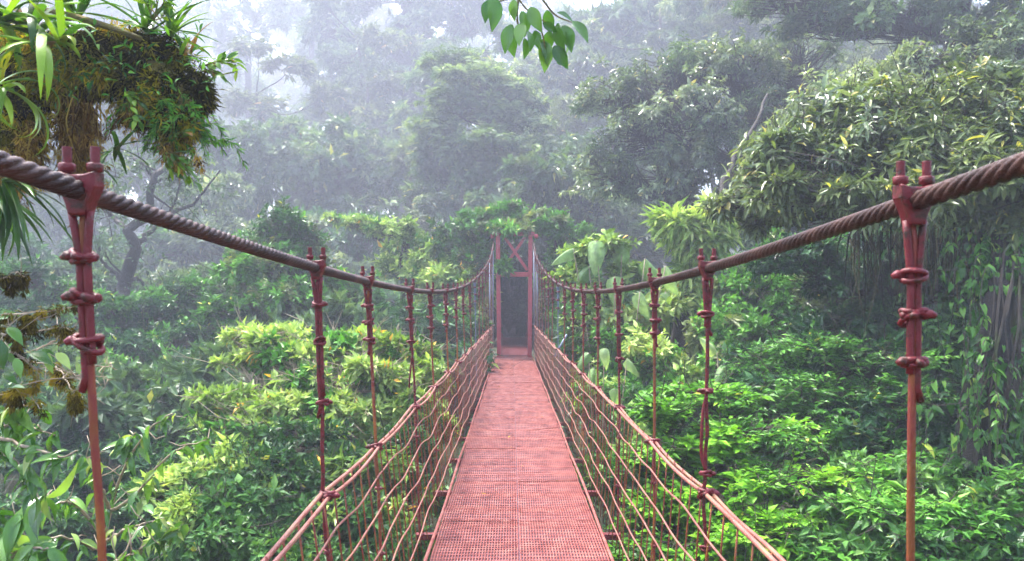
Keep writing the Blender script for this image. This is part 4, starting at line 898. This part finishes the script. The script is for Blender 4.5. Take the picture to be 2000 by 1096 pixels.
def tuft_cloud(mb, C, tone, size, nb, L, down=.7, w=.16):
    # C: tuft centres; each tuft is a little burst of drooping strands in a tone of its own
    k = len(C); p = np.repeat(C, nb, 0); m_ = len(p)
    d = unit(rng.normal(0, 1, (m_, 3)))
    sz = np.repeat(size * (.5 + rng.random(k)), nb)
    p = p + d * (sz * rng.random(m_) ** .5)[:, None]
    leaves(mb, LT, p, d * .8 + rng.normal(0, .35, (m_, 3)) + [0, 0, -down], rng.normal(0, 1, (m_, 3)), L * (.4 + 1.1 * rng.random(m_)), L * w * (.6 + .8 * rng.random(m_)), np.clip(np.repeat(tone, nb) + rng.normal(0, .11, m_), 0, .96))
ms = MB()
for px, py, rx, ry, d, n in ((40, 115, 90, 70, 2.9, 150), (120, 130, 80, 62, 2.85, 150), (200, 130, 70, 52, 2.8, 150), (270, 150, 62, 50, 2.8, 140), (335, 190, 44, 46, 2.75, 120), (30, 200, 62, 72, 2.9, 130), (345, 240, 30, 38, 2.7, 60), (235, 90, 66, 34, 2.85, 110), (300, 110, 55, 34, 2.8, 100), (30, 280, 36, 36, 2.9, 50), (300, 215, 40, 30, 2.75, 60), (385, 180, 22, 40, 2.75, 50)):
    dv = unit(rng.normal(0, 1, (n, 3))); c0 = P(px, py, d); r_ = np.array([rx, rx * .7, ry]) * d / F
    C = c0 + dv * (.55 + .6 * noise(c0 + dv * 1.7, 1.7) + rng.normal(0, .07, n))[:, None] * r_
    tone = np.clip(.38 + 1.5 * (noise(C, 11) - .5) + .22 * rng.normal(0, 1, n), .02, .93)
    tuft_cloud(ms, C, tone, .030, 52, .034)
ms.build('moss', M['moss'], br, origin=b, smooth=False)
ms = MB()
for px, py, ln, n in ((150, 200, 150, 70), (130, 190, 110, 40), (172, 205, 130, 50), (20, 330, 50, 40), (60, 250, 70, 50), (340, 260, 60, 30), (250, 200, 40, 30), (165, 320, 50, 30)):
    for k in range(n):
        a = P(px + rng.normal(0, 11), py + rng.normal(0, 8), D0 + rng.normal(0, .06)); l = abs(rng.normal(ln, ln * .3)) * D0 / F
        q = curve([a, a + [rng.normal(0, .02), rng.normal(0, .02), -l * .5], a + [rng.normal(0, .03), rng.normal(0, .03), -l]], 6)
        ms.tube(q, np.linspace(.003, .001, 6), 3, cap=False, rnd=rng.random())
        tuft_cloud(ms, q[rng.integers(1, 6, 3)], rng.random(3) * .9, .010, 12, .026, 1.2, .14)
ms.build('hanging_moss', M['brownmoss'], br, origin=b, smooth=False)
# creeping seedlings rooted in the moss
ms = MB()
n = 230; px = rng.uniform(0, 410, n); py = 105 + .12 * (px - 100) + rng.normal(0, 52, n); q = np.stack([P(a, e, 2.62 + .1 * rng.random()) for a, e in zip(px, py)])
leaves(ms, leaf_T(4, droop=.25, fold=.2), q, rng.normal(0, .7, (n, 3)) + [.1, -.4, -.1], rng.normal(0, .5, (n, 3)) + [0, -.5, .8], rng.uniform(.018, .05, n), rng.uniform(.006, .014, n), np.clip(rng.normal(.45, .3, n), 0, 1))
ms.build('seedling_leaves', M['fern'], br, origin=b)

def strap(mb, base, az, el, L, W, bend, rnd, n=11, twist=0.0):
    h = np.array([math.cos(az), math.sin(az), 0]); p = np.array(base, float); e = el; pts = [p.copy()]
    for i in range(n):
        e -= bend / n * (0.4 + 1.2 * i / n); p = p + (h * math.cos(e) + np.array([0, 0, math.sin(e)])) * L / n; pts.append(p.copy())
    pts = np.array(pts); t = unit(np.gradient(pts, axis=0)); side = np.array([-h[1], h[0], 0]); nr = np.cross(side, t)
    f = np.linspace(0, 1, n + 1); wd = W * np.minimum(1, (1 - f) * 2.6) ** .8 * (.65 + .35 * np.minimum(1, f * 4)) + .0006
    v = np.stack([pts - side * wd[:, None] / 2 + nr * wd[:, None] * .18, pts, pts + side * wd[:, None] / 2 + nr * wd[:, None] * .18], 1)
    a = np.arange(n)[:, None] * 3 + np.arange(2)[None]; a = a.ravel()
    mb.add(v.reshape(-1, 3), np.stack([a, a + 1, a + 4, a + 3], -1), rnd)
def bromeliad(base, n, L, W, label, seed, el=(.2, 1.4), bend=1.6, group=None, azr=(0, 6.28), name='bromeliad', mat='strap', rn=(.55, .2)):
    rng = np.random.default_rng(seed); t = thing(name, label, 'plant', base, group)
    for k in range(n):
        mb = MB()
        strap(mb, np.zeros(3) + rng.normal(0, .008, 3), rng.uniform(*azr), rng.uniform(*el), L * rng.uniform(.6, 1.15), W * rng.uniform(.75, 1.15), bend * rng.uniform(.5, 1.4), np.clip(rng.normal(*rn), .05, 1))
        mb.build('leaf', M[mat], t)
    return t
bromeliad(P(60, 62, 2.6), 22, .36, .034, 'large bromeliad with broad bright green strap leaves on the mossy branch', 51, (.0, 1.5), 1.9)
bromeliad(P(80, 85, 2.5), 5, .40, .028, 'bromeliad with one long yellow green leaf hanging below the mossy branch', 52, (-.3, .4), 3.0, azr=(4.2, 5.4), rn=(.8, .1))
bromeliad(P(5, 40, 2.55), 18, .32, .030, 'leafy bromeliad at the corner end of the mossy branch', 53, (.0, 1.5), 1.7)
bromeliad(P(0, 170, 2.55), 9, .30, .026, 'bromeliad with curling yellowish leaves low on the mossy branch at the picture edge', 61, (-.4, .9), 2.2, azr=(-1.2, 1.0), rn=(.75, .15))
bromeliad(P(120, 80, 2.55), 12, .20, .026, 'short wide leaved bromeliad in the middle of the large ones on the mossy branch', 62, (.0, 1.4), 1.6, rn=(.7, .2))
bromeliad(P(285, 60, 2.75), 18, .28, .024, 'small dark bromeliad with upright leaves at the middle of the mossy branch', 54, (.2, 1.5), 1.0, rn=(.3, .15))
bromeliad(P(330, 70, 2.8), 22, .22, .012, 'spiky narrow leaved plant standing against the pale mist on the mossy branch', 64, (.1, 1.5), .8, rn=(.4, .2))
bromeliad(P(365, 105, 2.75), 16, .14, .014, 'small reddish bromeliad at the tip of the mossy branch', 55, (.1, 1.5), .9, rn=(.75, .3))
bromeliad(P(150, 30, 2.8), 12, .26, .026, 'upright green bromeliad behind the bare twig on the mossy branch', 56, (.5, 1.5), 1.2)
bromeliad(P(225, 290, 2.6), 10, .13, .016, 'dark little orchid plant dangling beside the red cable clip', 57, (-.9, .9), .9, name='orchid_plant', rn=(.2, .1))
bromeliad(P(205, 330, 2.6), 5, .12, .012, 'tiny dark strap leaved plant just above the left cable', 58, (-1.0, .3), .6, name='orchid_plant', rn=(.2, .1))
bromeliad(P(10, 350, 2.4), 16, .30, .020, 'hanging strap leaved fern under the left cable at the picture edge', 59, (-1.2, .2), 1.0, azr=(-1.0, 1.0), name='strap_fern', rn=(.25, .12))
bromeliad(P(0, 380, 2.5), 10, .26, .020, 'drooping dark strap fern close under the thick cable', 60, (-1.4, -.3), .6, azr=(-1.6, 1.2), name='strap_fern', rn=(.25, .12))
# ferny tassels at the end of the branch
ft = thing('fern_tassel', 'feathery bright green fern tassel hanging from the tip of the mossy branch', 'fern', P(350, 230, 2.7))
lf = MB(); st = MB(); rng = np.random.default_rng(63)
for k in range(34):
    az = rng.random() * 6.28; l = rng.uniform(.10, .2); h = np.array([math.cos(az), .6 * math.sin(az), 0])
    a = rng.normal(0, .04, 3) + [0.01, 0, -.02]
    q = curve([a, a + h * l * .6 + [0, 0, .01], a + h * l * .9 + [0, 0, -.4 * l]], 8) 
    st.tube(q, .0012, 3, cap=False)
    m_ = 34; j = rng.uniform(0, 7, m_); i0 = j.astype(int); p = q[i0] + (q[np.minimum(i0 + 1, 7)] - q[i0]) * (j - i0)[:, None]
    d = rng.normal(0, .5, (m_, 3)) + h * .7 + [0, 0, -.45]
    leaves(lf, LT, p, d, rng.normal(0, .5, (m_, 3)) + [0, 0, 1], .035, .0045, np.clip(rng.normal(.55, .25, m_), 0, 1))
lf.build('fronds', M['fern'], ft, smooth=False); st.build('stem', M['mossbark'], ft)
# small leafy twigs sprouting from the branch
for k, (px, py, ang, lab) in enumerate(((300, 40, .9, 'leafy sprig growing upward from the mossy branch'), (390, 130, .2, 'thin sprig with a single pale leaf at the branch tip'), (250, 185, -.6, 'small round leaved creeper below the mossy branch'), (310, 290, -.5, 'yellow leaved sprig under the mossy branch'))):
    t = thing('leafy_sprig', lab, 'plant', P(px, py, 2.65)); st = MB(); lf = MB(); rng = np.random.default_rng(70 + k)
    for i in range(5):
        e = np.array([math.cos(ang + rng.normal(0, .5)), rng.normal(0, .2), math.sin(ang + rng.normal(0, .5))]) * rng.uniform(.07, .15)
        q = curve([np.zeros(3), e * .5 + rng.normal(0, .012, 3), e], 8); st.tube(q, np.linspace(.0025, .001, 8), 4)
        m_ = 9; d = rng.normal(0, .7, (m_, 3)) + unit(e)
        leaves(lf, leaf_T(4, droop=.2, fold=.15), q[rng.integers(2, 8, m_)], d, rng.normal(0, .4, (m_, 3)) + [0, -.3, 1], .035 + .02 * rng.random(m_), .017, np.clip(rng.normal(.6, .25, m_), 0, 1))
    st.build('stem', M['mossbark'], t); lf.build('foliage', M['strap'], t)

# mossy twigs at the left edge
b = P(-60, 640, 2.8)
tg = thing('mossy_twigs', 'crooked mossy twigs with a few pale leaves reaching in from the left edge', 'branch', b)
w = MB(); ms = MB(); rng = np.random.default_rng(81)
tw_paths = [[(-60, 620), (0, 615), (60, 612), (145, 600)], [(-40, 640), (10, 655), (60, 650), (120, 640), (150, 655)], [(-40, 700), (20, 690), (50, 705), (75, 730), (60, 770), (80, 800)], [(-40, 780), (10, 770), (40, 760)], [(50, 705), (100, 715), (150, 735), (200, 790)], [(60, 690), (120, 660), (170, 640)], [(110, 715), (140, 760), (150, 790)], [(-30, 540), (20, 545), (50, 540)], [(150, 735), (190, 715), (230, 720)], [(150, 735), (185, 735), (215, 740)]]
tpt = []
for k, pts in enumerate(tw_paths):
    q = curve([P(px, py, 2.8 + rng.normal(0, .06)) for px, py in pts], 16) + rng.normal(0, .003, (16, 3))
    w.tube(q, np.linspace(.007 if k < 4 else .0035, .0015, 16), 5)
    if k in (0, 1, 2, 3, 6, 7):
        C = q[rng.integers(0, 16, 26)] + rng.normal(0, .006, (26, 3)) + [0, 0, -.004]
        tuft_cloud(ms, C, np.clip(.5 + 1.6 * (noise(C, 14) - .5) + rng.normal(0, .15, 26), .05, .95), .017, 34, .020, 1.0, .2)
        for c in q[rng.integers(0, 16, 3)]:
            C = c + np.array([rng.normal(0, .006, 8), rng.normal(0, .006, 8), -.055 * rng.random(8)]).T
            tuft_cloud(ms, C, np.full(8, rng.uniform(.3, .9)), .012, 26, .022, 1.2, .18)
    tpt.append(q)
    for i in range(4, 16, 2):
        e = q[i] + rng.normal(0, .05, 3); w.tube([q[i], (q[i] + e) / 2 + rng.normal(0, .008, 3), e], [.0018, .0014, .0008], 4)
w.build('twig', M['palebark'], tg, origin=b); ms.build('moss', M['twigmoss'], tg, origin=b, smooth=False)
lf = MB()
LP = [(15, 640, .8, -.5, .085), (60, 690, .9, -.2, .09), (85, 682, .6, -.6, .08), (110, 690, .8, -.5, .075), (0, 665, .3, -1, .10), (30, 700, .5, -.9, .07), (20, 760, .8, .3, .06), (95, 690, .2, -1, .07), (10, 690, .9, -.6, .06), (-10, 620, .9, .2, .10), (5, 730, .9, -.3, .07)]
p_ = np.array([P(a, b_, 2.7 + rng.normal(0, .08)) for a, b_, *_ in LP]); d_ = np.array([(c, -.3, e) for _, _, c, e, _ in LP]); l_ = np.array([q[4] for q in LP])
leaves(lf, leaf_T(7, droop=.3, fold=.2, pw=.85), p_, d_, np.array([[.1, -.5, .9]]) + rng.normal(0, .2, (len(LP), 3)), l_, l_ * .46, np.clip(rng.normal(.55, .25, len(LP)), 0, 1))
lf.build('foliage', M['broad'], tg, origin=b)
allq = np.concatenate(tpt); w = MB()
for e in p_:
    k = allq[np.argmin(np.linalg.norm(allq - e, axis=1))]; w.tube(curve([k, (k + e) / 2 + [0, 0, .01], e], 6), .0016, 4)
w.build('leaf_stalk', M['palebark'], tg, origin=b)

# drooping leaved plants at lower left
def droop_plant(base, stems, label, seed, L=.11, mat='broad', d=3.6):
    rng = np.random.default_rng(seed); t = thing('drooping_plant', label, 'plant', base); w = MB(); lf = MB()
    T = leaf_T(7, droop=.45, fold=.25, pw=.85); pp, dd, nn, ll = [], [], [], []
    for pts in stems:
        q = curve([P(px, py, dz) for px, py, dz in pts], 16) + rng.normal(0, .004, (16, 3))
        w.tube(q, np.linspace(.009, .0025, 16), 6)
        for i in range(3, 16):
            if rng.random() < .3:
                e = q[i] + unit(rng.normal(0, 1, 3) + [0, 0, .6]) * rng.uniform(.05, .14); w.tube([q[i], (q[i] + e) / 2 + rng.normal(0, .01, 3), e], [.003, .0025, .0012], 4)
            for _ in range(int(rng.integers(1, 3))):
                a = rng.random() * 6.28
                pp.append(q[i] + rng.normal(0, .012, 3)); dd.append([math.cos(a) * .9, math.sin(a) * .6 - .2, -.55 + rng.normal(0, .4)]); nn.append(np.array([math.cos(a) * .6, math.sin(a) * .6 - .4, .8]) + rng.normal(0, .45, 3)); ll.append(L * rng.uniform(.5, 1.2))
    ll = np.array(ll); leaves(lf, T, np.array(pp), np.array(dd), np.array(nn), ll, ll * .36, np.clip(rng.normal(.55, .3, len(ll)), 0, 1))
    w.build('stem', M['palebark'], t, origin=base); lf.build('foliage', M[mat], t, origin=base)
b = base_at(200, 3.9)
droop_plant(b, [[(190, 1200, 3.9), (215, 1000, 3.8), (250, 900, 3.7), (290, 840, 3.6), (340, 805, 3.6)], [(215, 1000, 3.8), (270, 960, 3.6), (330, 890, 3.5), (400, 860, 3.5)], [(250, 910, 3.7), (245, 870, 3.7), (265, 845, 3.7)], [(200, 1050, 3.8), (150, 990, 3.7), (120, 980, 3.6), (80, 1000, 3.6)], [(200, 1060, 3.8), (260, 1030, 3.5), (320, 1010, 3.4)], [(200, 1080, 3.8), (130, 1050, 3.5), (60, 1060, 3.4)], [(260, 1100, 3.6), (300, 1050, 3.5), (360, 1030, 3.5)], [(215, 1000, 3.8), (190, 930, 3.7), (170, 890, 3.6)]],
            'plant with pale branching stems and drooping leaves beside the rusty lower rod', 91, .095)
b = base_at(20, 3.2)
droop_plant(b, [[(0, 1200, 3.2), (10, 1080, 3.1), (40, 1010, 3.0), (90, 970, 3.0)], [(10, 1100, 3.1), (-20, 1040, 3.0), (-30, 1000, 3.0)], [(10, 1100, 3.1), (60, 1070, 2.9), (110, 1080, 2.9)], [(180, 1150, 3.0), (220, 1100, 2.9), (260, 1085, 2.9)]],
            'big leaved seedling in the bottom left corner', 92, .15)

b = P(-90, 900, 3.0)
droop_plant(b, [[(-90, 900, 3.0), (-20, 840, 3.0), (40, 830, 2.95), (110, 850, 2.9)], [(-60, 870, 3.0), (0, 880, 2.95), (50, 920, 2.9), (70, 960, 2.9)], [(-40, 850, 3.0), (10, 800, 2.95), (60, 790, 2.9)], [(-20, 850, 3.0), (50, 870, 2.9), (110, 890, 2.85), (150, 880, 2.85)]],
            'leafy branch with pale drooping leaves entering from the left edge under the mossy twigs', 93, .095)

# sprig hanging into the top of the view
b = P(1010, -40, 2.3)
sg = thing('leafy_sprig', 'sprig of glossy green leaves hanging down at top centre against the mist', 'plant', b)
w = MB(); lf = MB(); rng = np.random.default_rng(95)
st_ = [[(1000, -60), (1010, -10), (1030, 20), (1060, 40), (1090, 60)], [(1010, -10), (985, 0), (965, 5)], [(1012, 0), (1010, 40), (1015, 60), (1000, 75)], [(1050, 35), (1060, 70), (1065, 95)], [(1060, 0), (1085, 30), (1120, 45)], [(1000, -60), (1040, -30), (1060, 0)]]
for pts in st_:
    w.tube(curve([P(px, py, 2.3) for px, py in pts], 10), np.linspace(.0035, .0015, 10), 5)
LL = [(962, -8, .1, -1, 62), (1000, 48, -.35, -1, 50), (992, 62, .25, -1, 46), (1020, 22, .2, -1, 46), (1035, 15, .4, -1, 48), (1045, 60, .2, -1, 34), (1062, 78, .1, -1, 56), (1052, 75, .5, -1, 48), (1025, 75, .1, -1, 38), (1090, 45, .1, -1, 52), (1100, 50, .35, -1, 50), (1082, 90, .6, -1, 46), (1118, 42, .7, -.8, 46), (1088, 25, .9, -.3, 34), (1030, -10, .4, .2, 32), (1060, -6, .6, .2, 30), (1088, 118, .4, -.5, 16), (1010, 8, -.6, -.6, 30), (955, 0, -.2, -1, 40), (1020, 45, -.2, -1, 44), (1075, 60, -.3, -1, 46), (1105, 62, .2, -1, 40), (1030, 60, .3, -1, 42), (1068, 20, .2, -1, 40), (1060, 45, .8, -.4, 30), (1005, -2, -.1, -1, 36)]
p_ = np.array([P(a, b_, 2.3 + rng.normal(0, .02)) for a, b_, *_ in LL]); d_ = np.array([(c, rng.normal(-.1, .2), e) for _, _, c, e, _ in LL]); l_ = np.array([q[4] for q in LL]) * 2.3 / F * 1.12
leaves(lf, leaf_T(8, droop=.22, fold=.2, pw=.85), p_, d_, np.array([[0, -1, .35]]) + rng.normal(0, .35, (len(LL), 3)), l_, l_ * .52, np.clip(rng.normal(.55, .25, len(LL)), 0, 1))
w.build('stem', M['mossbark'], sg, origin=b); lf.build('foliage', M['broad'], sg, origin=b)

# ------------------------------------------------------------------ HAZE
HZ = .0035
m, nt, N, L = nodes('cloud_air')
v = N.new('ShaderNodeVolumePrincipled'); v.inputs['Color'].default_value = (.79, .84, 1.0, 1); v.inputs['Density'].default_value = HZ; v.inputs['Anisotropy'].default_value = .35
o = N.new('ShaderNodeOutputMaterial'); L.new(v.outputs[0], o.inputs['Volume'])
hz = MB(); hz.box((0, 90, 38), (304, 308, 102)); hz_o = hz.build('haze', m, smooth=False)
tag(hz_o, 'pale lavender cloud mist filling the forest', 'mist', kind='stuff')

# ------------------------------------------------------------------ CAMERA, LIGHT, WORLD
cam = bpy.data.cameras.new('camera'); co = bpy.data.objects.new('camera', cam); COL.objects.link(co)
co.location = (0, 0, EYE); co.rotation_euler = (math.radians(90), 0, 0)
cam.sensor_width = 36; cam.lens = 36 * F / 2000; cam.shift_y = (HY - 548) / 2000; cam.shift_x = -(VX - 1000) / 2000
cam.clip_start = .05; cam.clip_end = 600
cam.dof.use_dof = True; cam.dof.focus_distance = 5.5; cam.dof.aperture_fstop = 9
S.camera = co
EL, AZ = 66, -48
sun = bpy.data.lights.new('sun', 'SUN'); so = bpy.data.objects.new('sun', sun); COL.objects.link(so)
sun.energy = 1.5; sun.angle = math.radians(10); sun.color = (1, .97, .93)
az = math.radians(AZ); el = math.radians(EL)
dirv = Vector((math.sin(az) * math.cos(el), math.cos(az) * math.cos(el), math.sin(el)))
so.rotation_euler = (-dirv).to_track_quat('-Z', 'Y').to_euler(); so.location = (0, 0, 60)
wd = bpy.data.worlds.new('World'); S.world = wd; wd.use_nodes = True
nt = wd.node_tree; nt.nodes.clear()
sk = nt.nodes.new('ShaderNodeTexSky'); sk.sky_type = 'NISHITA'; sk.sun_disc = False; sk.sun_elevation = el; sk.sun_rotation = az
sk.air_density = 1.0; sk.dust_density = 4.0; sk.ozone_density = 1.0
bg = nt.nodes.new('ShaderNodeBackground'); bg.inputs[1].default_value = .085
ow = nt.nodes.new('ShaderNodeOutputWorld'); nt.links.new(sk.outputs[0], bg.inputs[0]); nt.links.new(bg.outputs[0], ow.inputs[0])
S.view_settings.view_transform = 'Standard'; S.view_settings.look = 'None'; S.view_settings.gamma = 1
S.view_settings.exposure = 3.15
S.render.engine = 'CYCLES'
c = S.cycles
c.max_bounces = 7; c.diffuse_bounces = 2; c.glossy_bounces = 2; c.transmission_bounces = 4; c.volume_bounces = 3; c.transparent_max_bounces = 4
c.use_denoising = True; c.denoising_input_passes = 'RGB_ALBEDO'; c.caustics_reflective = False; c.caustics_refractive = False
c.sample_clamp_indirect = 6
